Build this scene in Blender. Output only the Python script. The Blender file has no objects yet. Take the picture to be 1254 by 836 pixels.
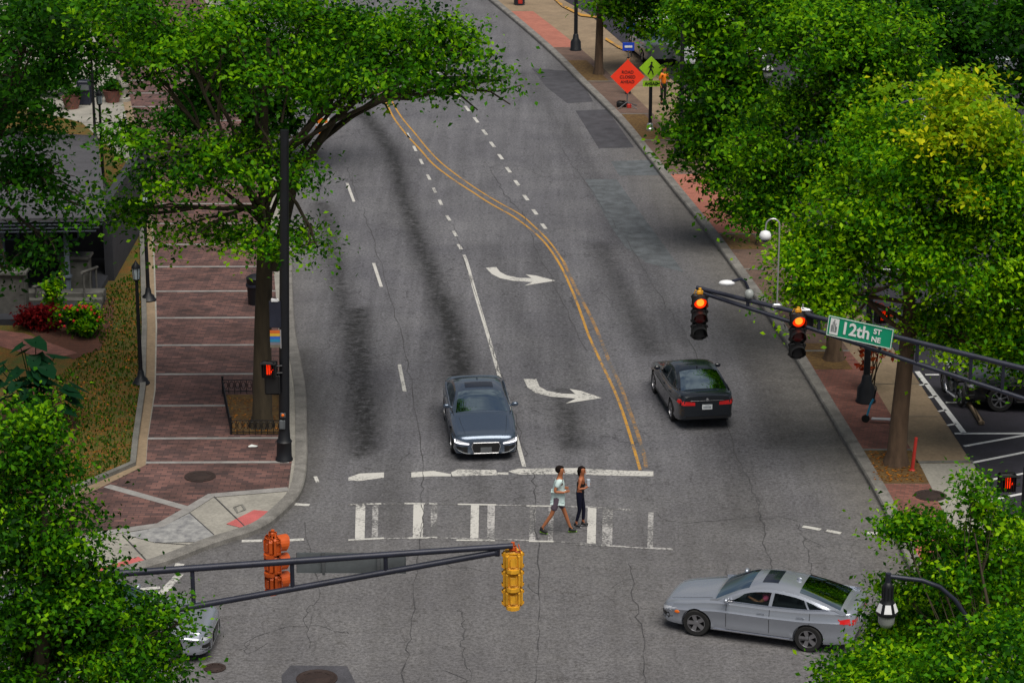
import bpy, bmesh, math, random
import numpy as np
from mathutils import Vector, Matrix
from mathutils.geometry import tessellate_polygon
random.seed(7)
R=math.radians
sc=bpy.context.scene
COL=sc.collection
# ---------------------------------------------------------------- camera model (used to place things on the ground)
H=23.6; PITCH=R(17.3); F=3070.0
cP,sP=math.cos(PITCH),math.sin(PITCH)
def ray(px,py):
    u=(px-627)/F; v=(418-py)/F
    return Vector((u, cP+v*sP, -sP+v*cP))
def G(px,py,z=0.0):
    d=ray(px,py); t=(z-H)/d.z
    return Vector((d.x*t,d.y*t,z))
def P3(px,py,Y):
    d=ray(px,py); t=Y/d.y
    return Vector((d.x*t,Y,H+d.z*t))
SW=0.13   # pavement height

# ---------------------------------------------------------------- helpers
def link(o,parent=None):
    COL.objects.link(o)
    if parent is not None: o.parent=parent
    return o
def tag(o,label=None,cat=None,group=None,kind=None):
    if label: o['label']=label
    if cat: o['category']=cat
    if group: o['group']=group
    if kind: o['kind']=kind
    return o
def empty(name,loc=(0,0,0),rz=0,label=None,cat=None,group=None):
    o=bpy.data.objects.new(name,None); o.empty_display_size=.3
    COL.objects.link(o); o.location=loc; o.rotation_euler=(0,0,rz)
    return tag(o,label,cat,group)
class MB:
    def __init__(s): s.v=[]; s.f=[]; s.m=[]
    def add(s,vs,fs,m=0):
        b=len(s.v); s.v+= [tuple(v) for v in vs]
        for f in fs: s.f.append(tuple(i+b for i in f)); s.m.append(m)
        return s
    def box(s,c,size,rz=0,m=0,bev=0,rx=0,ry=0):
        x,y,z=[a/2 for a in size]
        if bev:
            b=min(bev,x*.9,y*.9,z*.9)
            vs=[];
            for zz,ins in ((-z,b),(-z+b,0),(z-b,0),(z,b)):
                for (sx,sy) in ((-1,-1),(1,-1),(1,1),(-1,1)):
                    for k in ((0,1) if sx*sy>0 else (1,0)):
                        ax=x-ins*.6-(b if k==0 else 0); ay=y-ins*.6-(b if k==1 else 0)
                        vs.append((sx*ax,sy*ay,zz))
            fs=[tuple(range(7,-1,-1)),tuple(range(24,32))]
            for r in range(3):
                for i in range(8):
                    j=(i+1)%8; fs.append((r*8+i,r*8+j,r*8+8+j,r*8+8+i))
        else:
            vs=[(-x,-y,-z),(x,-y,-z),(x,y,-z),(-x,y,-z),(-x,-y,z),(x,-y,z),(x,y,z),(-x,y,z)]
            fs=[(0,3,2,1),(4,5,6,7),(0,1,5,4),(1,2,6,5),(2,3,7,6),(3,0,4,7)]
        M=Matrix.Translation(c)@Matrix.Rotation(rz,4,'Z')@Matrix.Rotation(ry,4,'Y')@Matrix.Rotation(rx,4,'X')
        return s.add([M@Vector(v) for v in vs],fs,m)
    def tube(s,pts,rad,n=8,m=0,cap=True):
        pts=[Vector(p) for p in pts]
        if not hasattr(rad,'__len__'): rad=[rad]*len(pts)
        vs=[];fs=[]; prev=None
        for i,p in enumerate(pts):
            if i==0: d=pts[1]-p
            elif i==len(pts)-1: d=p-pts[i-1]
            else: d=(pts[i+1]-pts[i-1])
            d.normalize()
            a=prev if prev is not None else (Vector((1,0,0)) if abs(d.x)<.9 else Vector((0,1,0)))
            a=(a-d*a.dot(d)).normalized(); prev=a; b=d.cross(a)
            for k in range(n):
                t=2*math.pi*k/n; vs.append(p+(a*math.cos(t)+b*math.sin(t))*rad[i])
        for i in range(len(pts)-1):
            for k in range(n):
                q=(k+1)%n; fs.append((i*n+k,i*n+q,(i+1)*n+q,(i+1)*n+k))
        if cap:
            fs.append(tuple(range(n-1,-1,-1))); fs.append(tuple((len(pts)-1)*n+k for k in range(n)))
        return s.add(vs,fs,m)
    def lathe(s,prof,c=(0,0,0),n=20,m=0,M=None):
        vs=[];fs=[]
        for r,z in prof:
            for k in range(n):
                t=2*math.pi*k/n; vs.append(Vector((r*math.cos(t),r*math.sin(t),z)))
        for i in range(len(prof)-1):
            for k in range(n):
                q=(k+1)%n; fs.append((i*n+k,i*n+q,(i+1)*n+q,(i+1)*n+k))
        fs.append(tuple(range(n-1,-1,-1))); fs.append(tuple((len(prof)-1)*n+k for k in range(n)))
        T=Matrix.Translation(c)@(M if M is not None else Matrix.Identity(4))
        return s.add([T@v for v in vs],fs,m)
    def sphere(s,c,r,n=12,m=0,sc_=(1,1,1),M=None):
        prof=[(max(1e-4,r*math.sin(math.pi*i/(n//2+2))),-r*math.cos(math.pi*i/(n//2+2))) for i in range(n//2+3)]
        S=Matrix.Diagonal((sc_[0],sc_[1],sc_[2],1))
        return s.lathe(prof,c,n,m,(M@S) if M is not None else S)
    def prism(s,poly,z0,z1,m=0):
        n=len(poly)
        a=sum(poly[i][0]*poly[(i+1)%n][1]-poly[(i+1)%n][0]*poly[i][1] for i in range(n))
        if a<0: poly=list(reversed(poly))
        tri=tessellate_polygon([[Vector((p[0],p[1],0)) for p in poly]])
        vs=[(p[0],p[1],z1) for p in poly]+[(p[0],p[1],z0) for p in poly]
        fs=[]
        for t in tri:
            A,B,C=[Vector((poly[i][0],poly[i][1],0)) for i in t]
            if (B-A).cross(C-A).z<0: t=(t[0],t[2],t[1])
            fs.append(tuple(t))
        if z0!=z1:
            for i in range(n): j=(i+1)%n; fs.append((n+i,n+j,j,i))
        else: vs=vs[:n]
        return s.add(vs,fs,m)
    def patch(s,fn,nu,nv,m=0):
        vs=[fn(i/nu,j/nv) for i in range(nu+1) for j in range(nv+1)]
        fs=[(i*(nv+1)+j,(i+1)*(nv+1)+j,(i+1)*(nv+1)+j+1,i*(nv+1)+j+1) for i in range(nu) for j in range(nv)]
        return s.add(vs,fs,m)
    def build(s,name,mats,parent=None,smooth=None,label=None):
        me=bpy.data.meshes.new(name); me.from_pydata(s.v,[],s.f)
        if not isinstance(mats,(list,tuple)): mats=[mats]
        for x in mats: me.materials.append(x)
        if len(mats)>1: me.polygons.foreach_set('material_index',s.m)
        me.update()
        if smooth:
            me.shade_smooth(); me.set_sharp_from_angle(angle=R(smooth))
        o=bpy.data.objects.new(name,me); link(o,parent)
        if label: o['label']=label
        return o
def copy_tree(o,parent=None):
    c=o.copy(); COL.objects.link(c); c.parent=parent
    for ch in [x for x in KIDS(o)]: copy_tree(ch,c)
    return c
def KIDS(o): return [x for x in COL.objects if x.parent==o]

# ---------------------------------------------------------------- materials
def nt(name):
    m=bpy.data.materials.new(name); m.use_nodes=True
    t=m.node_tree; return m,t,t.nodes['Principled BSDF']
def setp(b,**k):
    for a,v in k.items(): b.inputs[a.replace('_',' ')].default_value=v
def c4(c): return (c[0],c[1],c[2],1)
def mat(name,c,rough=.7,metal=0,var=.15,scale=3,bump=0,coat=0,emit=None,es=1,c2=None,detail=4,spec=.5,stretch=None,fine=0):
    m,t,b=nt(name); setp(b,Roughness=rough,Metallic=metal); b.inputs['Coat Weight'].default_value=coat
    b.inputs['Coat Roughness'].default_value=.04; b.inputs['Specular IOR Level'].default_value=spec
    N=t.nodes; L=t.links
    tc=N.new('ShaderNodeTexCoord'); mp=N.new('ShaderNodeMapping'); L.new(tc.outputs['Object'],mp.inputs[0])
    if stretch: mp.inputs['Scale'].default_value=stretch
    n=N.new('ShaderNodeTexNoise'); n.inputs['Scale'].default_value=scale; n.inputs['Detail'].default_value=detail
    n.inputs['Roughness'].default_value=.65
    L.new(mp.outputs[0],n.inputs['Vector'])
    rp=N.new('ShaderNodeValToRGB'); L.new(n.outputs['Fac'],rp.inputs[0])
    e=rp.color_ramp.elements; e[0].position=.3; e[1].position=.7
    if c2 is None: e[0].color=c4([x*(1-var) for x in c]); e[1].color=c4([min(1,x*(1+var)) for x in c])
    else: e[0].color=c4(c); e[1].color=c4(c2)
    out=rp.outputs[0]
    if fine:
        n2=N.new('ShaderNodeTexNoise'); n2.inputs['Scale'].default_value=scale*14; n2.inputs['Detail'].default_value=3
        L.new(mp.outputs[0],n2.inputs['Vector'])
        r2=N.new('ShaderNodeValToRGB'); L.new(n2.outputs['Fac'],r2.inputs[0]); q=r2.color_ramp.elements
        q[0].position=.35;q[1].position=.65; q[0].color=(1-fine,)*3+(1,); q[1].color=(1,1,1,1)
        mx=N.new('ShaderNodeMixRGB'); mx.blend_type='MULTIPLY'; mx.inputs[0].default_value=1
        L.new(out,mx.inputs[1]); L.new(r2.outputs[0],mx.inputs[2]); out=mx.outputs[0]
    L.new(out,b.inputs['Base Color'])
    if bump:
        bp=N.new('ShaderNodeBump'); bp.inputs['Strength'].default_value=bump; bp.inputs['Distance'].default_value=.03
        L.new(n.outputs['Fac'],bp.inputs['Height']); L.new(bp.outputs[0],b.inputs['Normal'])
    if emit: b.inputs['Emission Color'].default_value=c4(emit); b.inputs['Emission Strength'].default_value=es
    return m
def brickmat(name,c1,c2,mortar,scale=1.0,w=.2,h=.1,rot=0,msize=.012,rough=.85,big=.35):
    m,t,b=nt(name); setp(b,Roughness=rough); N=t.nodes; L=t.links
    tc=N.new('ShaderNodeTexCoord'); mp=N.new('ShaderNodeMapping'); L.new(tc.outputs['Object'],mp.inputs[0]); mp.inputs['Rotation'].default_value=(0,0,rot)
    br=N.new('ShaderNodeTexBrick'); L.new(mp.outputs[0],br.inputs['Vector'])
    br.inputs['Scale'].default_value=scale; br.inputs['Brick Width'].default_value=w; br.inputs['Row Height'].default_value=h
    br.inputs['Mortar Size'].default_value=msize; br.inputs['Color1'].default_value=c4(c1); br.inputs['Color2'].default_value=c4(c2); br.inputs['Mortar'].default_value=c4(mortar)
    n=N.new('ShaderNodeTexNoise'); n.inputs['Scale'].default_value=.7; n.inputs['Detail'].default_value=7; n.inputs['Roughness'].default_value=.7; L.new(mp.outputs[0],n.inputs['Vector'])
    r2=N.new('ShaderNodeValToRGB'); L.new(n.outputs['Fac'],r2.inputs[0]); q=r2.color_ramp.elements
    q[0].position=.3;q[1].position=.65; q[0].color=(1-big,)*3+(1,); q[1].color=(1.0,1.0,1.0,1)
    mx=N.new('ShaderNodeMixRGB'); mx.blend_type='MULTIPLY'; mx.inputs[0].default_value=1
    L.new(br.outputs[0],mx.inputs[1]); L.new(r2.outputs[0],mx.inputs[2]); L.new(mx.outputs[0],b.inputs['Base Color'])
    return m
def leafmat(name,c1,c2,trans=.42):
    m,t,b=nt(name); N=t.nodes; L=t.links
    a=N.new('ShaderNodeAttribute'); a.attribute_name='tint'
    rp=N.new('ShaderNodeValToRGB'); L.new(a.outputs['Fac'],rp.inputs[0])
    e=rp.color_ramp.elements; e[0].color=c4(c1); e[1].color=c4(c2); e[0].position=.05;e[1].position=.95
    em_=rp.color_ramp.elements.new(.5); em_.color=c4([(c1[0]*.62+c2[0]*.22),(c1[1]*.5+c2[1]*.42),c1[2]*.5+c2[2]*.5])
    L.new(rp.outputs[0],b.inputs['Base Color']); setp(b,Roughness=.55); b.inputs['Specular IOR Level'].default_value=.12
    tr=N.new('ShaderNodeBsdfTranslucent'); mx=N.new('ShaderNodeMixShader'); mx.inputs[0].default_value=trans
    hs=N.new('ShaderNodeHueSaturation'); hs.inputs['Value'].default_value=1.3; hs.inputs['Hue'].default_value=.49; L.new(rp.outputs[0],hs.inputs['Color']); L.new(hs.outputs[0],tr.inputs[0])
    L.new(b.outputs[0],mx.inputs[1]); L.new(tr.outputs[0],mx.inputs[2]); L.new(mx.outputs[0],N['Material Output'].inputs[0])
    return m
def paintmark(name,c,wear=.45,scale=9):
    m,t,b=nt(name); setp(b,Roughness=.75); N=t.nodes; L=t.links
    tc=N.new('ShaderNodeTexCoord')
    n=N.new('ShaderNodeTexNoise'); n.inputs['Scale'].default_value=scale; n.inputs['Detail'].default_value=6; n.inputs['Roughness'].default_value=.75; L.new(tc.outputs['Object'],n.inputs['Vector'])
    n2=N.new('ShaderNodeTexNoise'); n2.inputs['Scale'].default_value=.9; n2.inputs['Detail'].default_value=2; L.new(tc.outputs['Object'],n2.inputs['Vector'])
    ad=N.new('ShaderNodeMath'); ad.operation='MULTIPLY_ADD'; ad.inputs[1].default_value=.55; L.new(n2.outputs['Fac'],ad.inputs[0]); 
    L.new(n.outputs['Fac'],ad.inputs[2])
    rp=N.new('ShaderNodeValToRGB'); e=rp.color_ramp.elements; e[0].position=wear+.17; e[1].position=wear+.32; e[0].color=(.10,.098,.10,1); e[1].color=c4(c)
    L.new(ad.outputs[0],rp.inputs[0]); L.new(rp.outputs[0],b.inputs['Base Color']); return m
def glassmat(name,tint=.3,col=(.5,.7,.8),ior=1.6):
    m,t,b=nt(name); N=t.nodes; L=t.links
    tr=N.new('ShaderNodeBsdfTransparent'); tr.inputs[0].default_value=c4([tint*x for x in col])
    gl=N.new('ShaderNodeBsdfGlossy'); gl.inputs['Roughness'].default_value=.03; gl.inputs[0].default_value=(.36,.46,.52,1)
    fr=N.new('ShaderNodeFresnel'); fr.inputs[0].default_value=ior
    mx=N.new('ShaderNodeMixShader'); L.new(fr.outputs[0],mx.inputs[0]); L.new(tr.outputs[0],mx.inputs[1]); L.new(gl.outputs[0],mx.inputs[2])
    L.new(mx.outputs[0],N['Material Output'].inputs[0]); return m
def roadmat():
    m,t,b=nt('asphalt'); N=t.nodes; L=t.links; setp(b,Roughness=.8)
    tc=N.new('ShaderNodeTexCoord'); O=tc.outputs['Object']
    def noise(s,d,r=.6,vec=O):
        n=N.new('ShaderNodeTexNoise'); n.inputs['Scale'].default_value=s; n.inputs['Detail'].default_value=d; n.inputs['Roughness'].default_value=r; L.new(vec,n.inputs['Vector']); return n
    def ramp(src,p0,c0,p1,c1):
        r=N.new('ShaderNodeValToRGB'); e=r.color_ramp.elements; e[0].position=p0;e[1].position=p1;e[0].color=c0;e[1].color=c1; L.new(src,r.inputs[0]); return r.outputs[0]
    def mul(a,b_,f=1.0):
        x=N.new('ShaderNodeMixRGB'); x.blend_type='MULTIPLY'; x.inputs[0].default_value=f
        L.new(a,x.inputs[1]); L.new(b_,x.inputs[2]); return x.outputs[0]
    base=ramp(noise(.35,6).outputs[0],.3,(.092,.091,.104,1),.7,(.140,.139,.149,1))
    sp=ramp(noise(11,6,.9).outputs[0],.36,(.22,.22,.22,1),.62,(1.65,1.65,1.65,1))
    base=mul(base,sp,.95)
    # streaks along the street
    mp=N.new('ShaderNodeMapping'); mp.inputs['Scale'].default_value=(2.2,.12,1); mp.inputs['Rotation'].default_value=(0,0,R(-9)); L.new(O,mp.inputs[0])
    st=ramp(noise(1,5,.6,mp.outputs[0]).outputs[0],.35,(.82,.82,.82,1),.65,(1.1,1.1,1.1,1)); base=mul(base,st)
    # dark drips and flecks
    fl=ramp(noise(3.2,6,.8).outputs[0],.34,(.35,.35,.35,1),.46,(1,1,1,1)); base=mul(base,fl,.8)
    # cracks
    dn=noise(1.3,5,.7); md=N.new('ShaderNodeMixRGB'); md.blend_type='ADD'; md.inputs[0].default_value=.7; L.new(O,md.inputs[1]); L.new(dn.outputs['Color'],md.inputs[2])
    def crack(scale,w,msk_s,lo,hi):
        v=N.new('ShaderNodeTexVoronoi'); v.feature='DISTANCE_TO_EDGE'; v.inputs['Scale'].default_value=scale; L.new(md.outputs[0],v.inputs['Vector'])
        cr=ramp(v.outputs['Distance'],0,(0,0,0,1),w,(1,1,1,1))
        mk=ramp(noise(msk_s,2).outputs[0],lo,(1,1,1,1),hi,(0,0,0,1))
        x=N.new('ShaderNodeMixRGB'); x.blend_type='ADD'; x.inputs[0].default_value=1; L.new(cr,x.inputs[1]); L.new(mk,x.inputs[2])
        return ramp(x.outputs[0],0,(.35,.34,.36,1),.9,(1,1,1,1))
    base=mul(base,crack(.6,.014,.25,.50,.58)); base=mul(base,crack(1.7,.030,.16,.60,.7),.8)
    a=N.new('ShaderNodeAttribute'); a.attribute_name='stain'
    nz=noise(3.6,7,.8); ma=N.new('ShaderNodeMath'); ma.operation='MULTIPLY_ADD'; ma.inputs[1].default_value=1.1; ma.inputs[2].default_value=-.55; L.new(nz.outputs[0],ma.inputs[0])
    mm=N.new('ShaderNodeMath'); mm.operation='ADD'; L.new(a.outputs['Fac'],mm.inputs[0]); 
    mg=N.new('ShaderNodeMath'); mg.operation='MULTIPLY'; L.new(ma.outputs[0],mg.inputs[0]); L.new(a.outputs['Fac'],mg.inputs[1])
    mg2=N.new('ShaderNodeMath'); mg2.operation='MULTIPLY'; mg2.inputs[1].default_value=3.2; L.new(mg.outputs[0],mg2.inputs[0]); L.new(mg2.outputs[0],mm.inputs[1])
    base=mul(base,ramp(mm.outputs[0],0,(1,1,1,1),1,(.09,.09,.085,1)))
    d=N.new('ShaderNodeAttribute'); d.attribute_name='dust'
    x=N.new('ShaderNodeMixRGB'); L.new(d.outputs['Fac'],x.inputs[0]); L.new(base,x.inputs[1])
    dc=mul(ramp(noise(2,5).outputs[0],.3,(.092,.085,.078,1),.7,(.15,.14,.128,1)),sp,.6); L.new(dc,x.inputs[2])
    L.new(x.outputs[0],b.inputs['Base Color'])
    bp=N.new('ShaderNodeBump'); bp.inputs['Strength'].default_value=.5; bp.inputs['Distance'].default_value=.01; L.new(noise(40,3).outputs[0],bp.inputs['Height']); L.new(bp.outputs[0],b.inputs['Normal'])
    return m
M={}
M['road']=roadmat()
M['lot']=mat('lot_asphalt',(.022,.02,.03),.8,scale=1.2,var=.3,fine=.3)
M['tan']=mat('tan_concrete',(.26,.19,.12),.85,scale=.8,var=.18,fine=.2)
M['conc']=mat('grey_concrete',(.30,.285,.25),.85,scale=.9,var=.2,fine=.2)
M['conc_d']=mat('worn_concrete',(.16,.155,.14),.85,scale=1.5,var=.3,fine=.25)
M['kerb']=mat('kerb_granite',(.20,.19,.175),.8,scale=2.5,var=.35,fine=.3)
M['stripe']=mat('granite_band',(.27,.26,.25),.8,scale=3,var=.25,fine=.25)
M['mottle']=mat('mottled_granite',(.14,.14,.15),.8,c2=(.34,.34,.33),scale=5)
M['paver']=brickmat('paver_brown',(.215,.105,.088),(.085,.048,.046),(.04,.028,.028),1,.30,.15,0,.008,big=.68)
M['paver2']=brickmat('brick_pink',(.48,.17,.115),(.38,.125,.085),(.24,.12,.09),1,.2,.1,R(12),.008,big=.25)
M['brick_d']=brickmat('brick_dull',(.19,.115,.085),(.13,.08,.062),(.10,.07,.055),1,.22,.11,R(12),.01,big=.45)
M['brick_r']=brickmat('brick_red',(.27,.10,.075),(.15,.058,.045),(.12,.07,.055),1,.22,.11,R(12),.01,big=.35)
M['ramp']=mat('ramp_pink',(.50,.12,.115),.8,scale=3,var=.15,fine=.25)
M['soil']=mat('leaf_litter',(.055,.025,.010),.95,c2=(.17,.10,.025),scale=9,detail=8,bump=.6)
M['lawn']=mat('lawn',(.24,.085,.006),.95,c2=(.05,.11,.010),scale=2.4,detail=10,bump=.9,fine=.75)
M['mulch']=mat('mulch',(.10,.034,.018),.95,c2=(.05,.02,.012),scale=9,detail=8,bump=.8)
M['ground']=mat('ground',(.07,.06,.04),.95,scale=.3,var=.3)
M['white']=paintmark('white_paint',(.50,.49,.46),.44,11)
M['white_w']=paintmark('white_worn_paint',(.42,.41,.40),.56,13)
M['white_l']=mat('lot_line_paint',(.6,.6,.6),.7,scale=8,var=.15)
M['yellow']=paintmark('yellow_paint',(.46,.235,.03),.45)
M['yellow_w']=paintmark('yellow_worn_paint',(.34,.18,.05),.56)
M['crack']=mat('crack_seal',(.048,.047,.050),.8,scale=6,var=.5)
M['patch']=mat('patch_asphalt',(.062,.061,.072),.85,scale=2,var=.35,fine=.35)
M['patch_b']=mat('patch_blue',(.105,.117,.128),.85,scale=2,var=.4,fine=.35)
M['iron']=mat('rusty_iron',(.026,.014,.011),.7,scale=6,var=.3,bump=.3)
M['black']=mat('black_metal',(.004,.005,.008),.5,scale=4,var=.3)
M['navy']=mat('dark_arm_paint',(.022,.025,.042),.42,scale=3,var=.25,metal=.2)
M['grey']=mat('grey_metal',(.16,.17,.18),.5,metal=.5)
M['greyp']=mat('sign_back',(.13,.145,.155),.6,metal=.3)
M['silver']=mat('silver_metal',(.6,.6,.62),.35,metal=.8,var=.05)
M['wht']=mat('white_plastic',(.75,.76,.78),.4,var=.05)
M['yel']=mat('signal_yellow',(.72,.36,.02),.5,scale=6,var=.2)
M['org']=mat('signal_orange',(.52,.085,.010),.5,scale=6,var=.15)
M['org_d']=mat('signal_dark_orange',(.28,.035,.006),.5,scale=6,var=.15)
M['red_lit']=mat('lit_red_lens',(.9,.03,.0),.4,emit=(1,.03,.0),es=1.1)
M['red_core']=mat('lit_red_core',(.9,.2,.0),.4,emit=(1,.25,.02),es=1.8)
M['red_off']=mat('dark_lens',(.10,.004,.004),.3)
M['green']=mat('sign_green',(.0,.30,.155),.5,var=.05)
M['diamond']=mat('sign_orange_red',(.95,.045,.012),.55,var=.04)
M['lime']=mat('sign_lime',(.38,.72,.02),.5,var=.05)
M['blk']=mat('matte_black',(.006,.006,.007),.6,var=.1)
M['txt']=mat('sign_white',(.8,.82,.8),.5,var=.03)
M['blue']=mat('sign_blue',(.01,.06,.55),.5,var=.05)
M['bark']=mat('bark',(.022,.016,.008),.9,c2=(.06,.045,.025),scale=5,stretch=(1,1,.2),detail=8,bump=.8)
M['bark_g']=mat('bark_brown',(.05,.03,.017),.9,c2=(.12,.075,.045),scale=6,stretch=(1,1,.2),detail=8,bump=.8)
M['leaf1']=leafmat('leaf_mid',(.005,.040,.001),(.22,.46,.003))
M['leaf2']=leafmat('leaf_bright',(.008,.065,.001),(.33,.58,.003))
M['leaf3']=leafmat('leaf_dark',(.004,.028,.001),(.05,.18,.003))
M['leafy']=leafmat('leaf_yellow',(.14,.30,.004),(.62,.62,.01))
M['leafr']=leafmat('leaf_crimson',(.09,.003,.004),(.30,.012,.012))
M['leafo']=leafmat('leaf_rust',(.30,.03,.006),(.55,.10,.015))
M['leafd']=leafmat('leaf_teal',(.006,.045,.016),(.016,.11,.03))
M['flower']=mat('petal_red',(.6,.02,.02),.6)
M['glass']=glassmat('car_glass',.30)
M['glass_s']=glassmat('car_glass_clear',.8,(.75,.9,.9),1.45)
M['glass_l']=glassmat('car_glass_blue',.55,(.75,.95,1))
M['lamp_glass']=mat('lamp_glass',(.55,.65,.7),.2,var=.05)
M['clear']=mat('diffuser',(.32,.34,.33),.25,var=.1)
M['tyre']=mat('tyre',(.012,.012,.012),.85)
M['rim']=mat('rim',(.38,.38,.40),.35,metal=.9,var=.05)
M['rim_d']=mat('rim_dark',(.07,.07,.075),.45,metal=.6)
M['int']=mat('interior',(.018,.018,.020),.8)
M['chrome']=mat('chrome',(.75,.75,.78),.15,metal=1,var=.02)
M['plate']=mat('plate',(.65,.68,.70),.5,var=.05)
M['tail']=mat('tail_lens',(.55,.008,.008),.2,coat=1,emit=(1,.02,.01),es=.03)
M['head']=mat('head_lens',(.5,.52,.56),.12,coat=1,var=.1)
M['drl']=mat('lit_headlight',(.9,.9,1),.2,emit=(.95,.93,1),es=1.5)
M['amber']=mat('amber_lens',(.8,.16,.01),.3)
M['scr']=mat('black_trim',(.01,.01,.011),.4)
def paint(n,c,metal=.55,rough=.32): return mat(n,c,rough,metal,var=.03,scale=2,coat=.9)
M['p_blue']=paint('paint_slate_blue',(.085,.115,.165),.6,.22)
M['p_dark']=paint('paint_graphite',(.008,.012,.018),.2,.25)
M['p_silver']=paint('paint_silver',(.38,.41,.47),.6,.26)
M['p_black']=paint('paint_black',(.008,.009,.011),.1)
M['p_white']=paint('paint_white',(.7,.72,.74),.0)
M['p_grey']=paint('paint_grey',(.30,.33,.36),.5)
M['skin_m']=mat('skin_tan',(.36,.13,.055),.55,var=.08)
M['skin_w']=mat('skin_brown',(.34,.11,.045),.55,var=.08)
M['hair']=mat('hair_black',(.010,.007,.006),.95,spec=.1)
M['mint']=mat('mint_cotton',(.55,.68,.67),.85,scale=6,var=.12)
M['shorts']=mat('mauve_cotton',(.10,.075,.10),.85,scale=6,var=.15)
M['leg']=mat('navy_leggings',(.006,.007,.020),.9,spec=.2)
M['topw']=mat('pale_top',(.5,.55,.62),.8)
M['pink']=mat('pink_cotton',(.75,.10,.20),.8)
M['shoe']=mat('shoe_black',(.012,.012,.014),.6)
M['neon']=mat('neon_sole',(.35,.75,.02),.5)
M['roof']=mat('roof_grey',(.075,.074,.085),.9,scale=1.5,var=.2,fine=.3)
M['wall']=mat('grey_stucco',(.028,.03,.038),.9,scale=2,var=.2)
M['trim']=mat('blue_grey_trim',(.10,.125,.16),.7,var=.15)
M['stone']=mat('pier_stone',(.10,.098,.09),.85,scale=3,var=.3,bump=.3)
M['win']=mat('dark_window',(.01,.013,.022),.08,var=.1,spec=.8)
M['cyan']=mat('cyan_plastic',(.02,.35,.6),.4)
M['redpost']=mat('red_post_paint',(.45,.03,.02),.6)
M['conewh']=mat('cone_white',(.8,.8,.8),.5)
M['barrel']=mat('barrel_orange',(.9,.22,.01),.5)

# ---------------------------------------------------------------- ground, road, pavements (the setting)
def poly_g(pts,z): return [(G(x,y,z).x,G(x,y,z).y) for x,y in pts]
def sheet(name,pts,z,m,parent=None,kind='structure',z0=None):
    mb=MB(); mb.prism(poly_g(pts,z),z if z0 is None else z0,z)
    o=mb.build(name,m,parent)
    if parent is None and kind: o['kind']=kind
    return o
mb=MB(); mb.prism([(-500,-200),(500,-200),(500,900),(-500,900)],-.06,-.06)
tag(mb.build('ground',M['ground']),kind='structure')
LK=[(-300,-420),(60,-230),(150,-130),(215,-60),(267,0),(298,57),(331,144),(350,230),(357,300),(358,350),(361,400),(368,440),(374,477),(375.5,520),(375.5,565),(369,599),(349.5,622),(319,645),(261,664),(200,687),(127,706),(40,726),(-100,755),(-500,830),(-1500,1000)]
RK=[(170,-420),(310,-230),(440,-120),(530,-57),(601,0),(668,57),(711,100),(755,144),(790,187),(822,228),(848,260),(874,293),(912,346),(951,400),(1000,480),(1048,560),(1075,606),(1092,643),(1112,688),(1130,712),(1165,738),(1230,756),(1330,765),(1900,775)]
def smooth(pts,k=4):
    P=[pts[0]]+list(pts)+[pts[-1]]; out=[]
    for i in range(1,len(P)-2):
        for j in range(k):
            t=j/k; o=[]
            for a in (0,1):
                p0,p1,p2,p3=P[i-1][a],P[i][a],P[i+1][a],P[i+2][a]
                o.append(.5*((2*p1)+(-p0+p2)*t+(2*p0-5*p1+4*p2-p3)*t*t+(-p0+3*p1-3*p2+p3)*t**3))
            out.append(tuple(o))
    out.append(tuple(pts[-1])); return out
LKw=smooth(poly_g(LK,SW)); RKw=smooth(poly_g(RK,SW))
# road sheet with stain and dust fields
x0,x1,y0,y1,st=-48,48,26,190,.28
nx=int((x1-x0)/st); ny=int((y1-y0)/st)
xs=np.linspace(x0,x1,nx+1); ys=np.linspace(y0,y1,ny+1)
XX,YY=np.meshgrid(xs,ys)
def pld(pts):
    D=np.full(XX.shape,1e9)
    for (ax,ay),(bx,by) in zip(pts[:-1],pts[1:]):
        dx,dy=bx-ax,by-ay; L2=dx*dx+dy*dy+1e-9
        t=np.clip(((XX-ax)*dx+(YY-ay)*dy)/L2,0,1)
        D=np.minimum(D,np.hypot(XX-ax-t*dx,YY-ay-t*dy))
    return D
stain=np.zeros(XX.shape); dust=np.zeros(XX.shape)
def band(px,w,a):
    global stain
    D=pld(poly_g(px,0)); stain=np.maximum(stain,a*np.exp(-(D/w)**2))
band([(395,250),(410,320),(424,390),(436,450),(441,556)],.42,.75)
band([(436,380),(441,450),(446,520),(448,548)],.5,.9)
band([(440,134),(466,165),(480,187),(492,234),(507,280),(530,340),(548,390)],.42,.85)
band([(540,365),(552,400),(562,440),(566,470)],.5,1.0)
band([(690,480),(697,520),(702,545)],.5,.75)
band([(655,300),(680,360),(700,440),(705,520)],.5,.35)
band([(600,300),(640,400),(665,500)],.5,.25)
band([(735,300),(758,347),(778,390),(800,430)],.5,.6)
band([(900,380),(925,440),(945,480),(960,540)],.7,.6)
band([(880,520),(905,590),(920,640)],.6,.45)
band([(470,560),(472,640)],.6,.3); band([(580,560),(590,640)],.6,.25)
band([(372,430),(380,565),(370,600),(330,645),(262,668)],.35,.55)
band([(640,90),(700,170),(740,240),(790,330),(840,420)],.6,.3)
D=pld(RKw); dust=np.clip(np.exp(-(D/1.5)**2)*.85,0,1)*np.clip((118-YY)/25,.25,1)
D=pld(LKw); dust=np.maximum(dust,.35*np.exp(-(D/.9)**2))
near=np.clip((66-YY)/8,0,1); dust=np.maximum(dust,.38*near)
V=np.stack([XX.ravel(),YY.ravel(),np.zeros(XX.size)],1)
idx=np.arange(XX.size).reshape(XX.shape)
Fq=np.stack([idx[:-1,:-1].ravel(),idx[:-1,1:].ravel(),idx[1:,1:].ravel(),idx[1:,:-1].ravel()],1)
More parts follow.
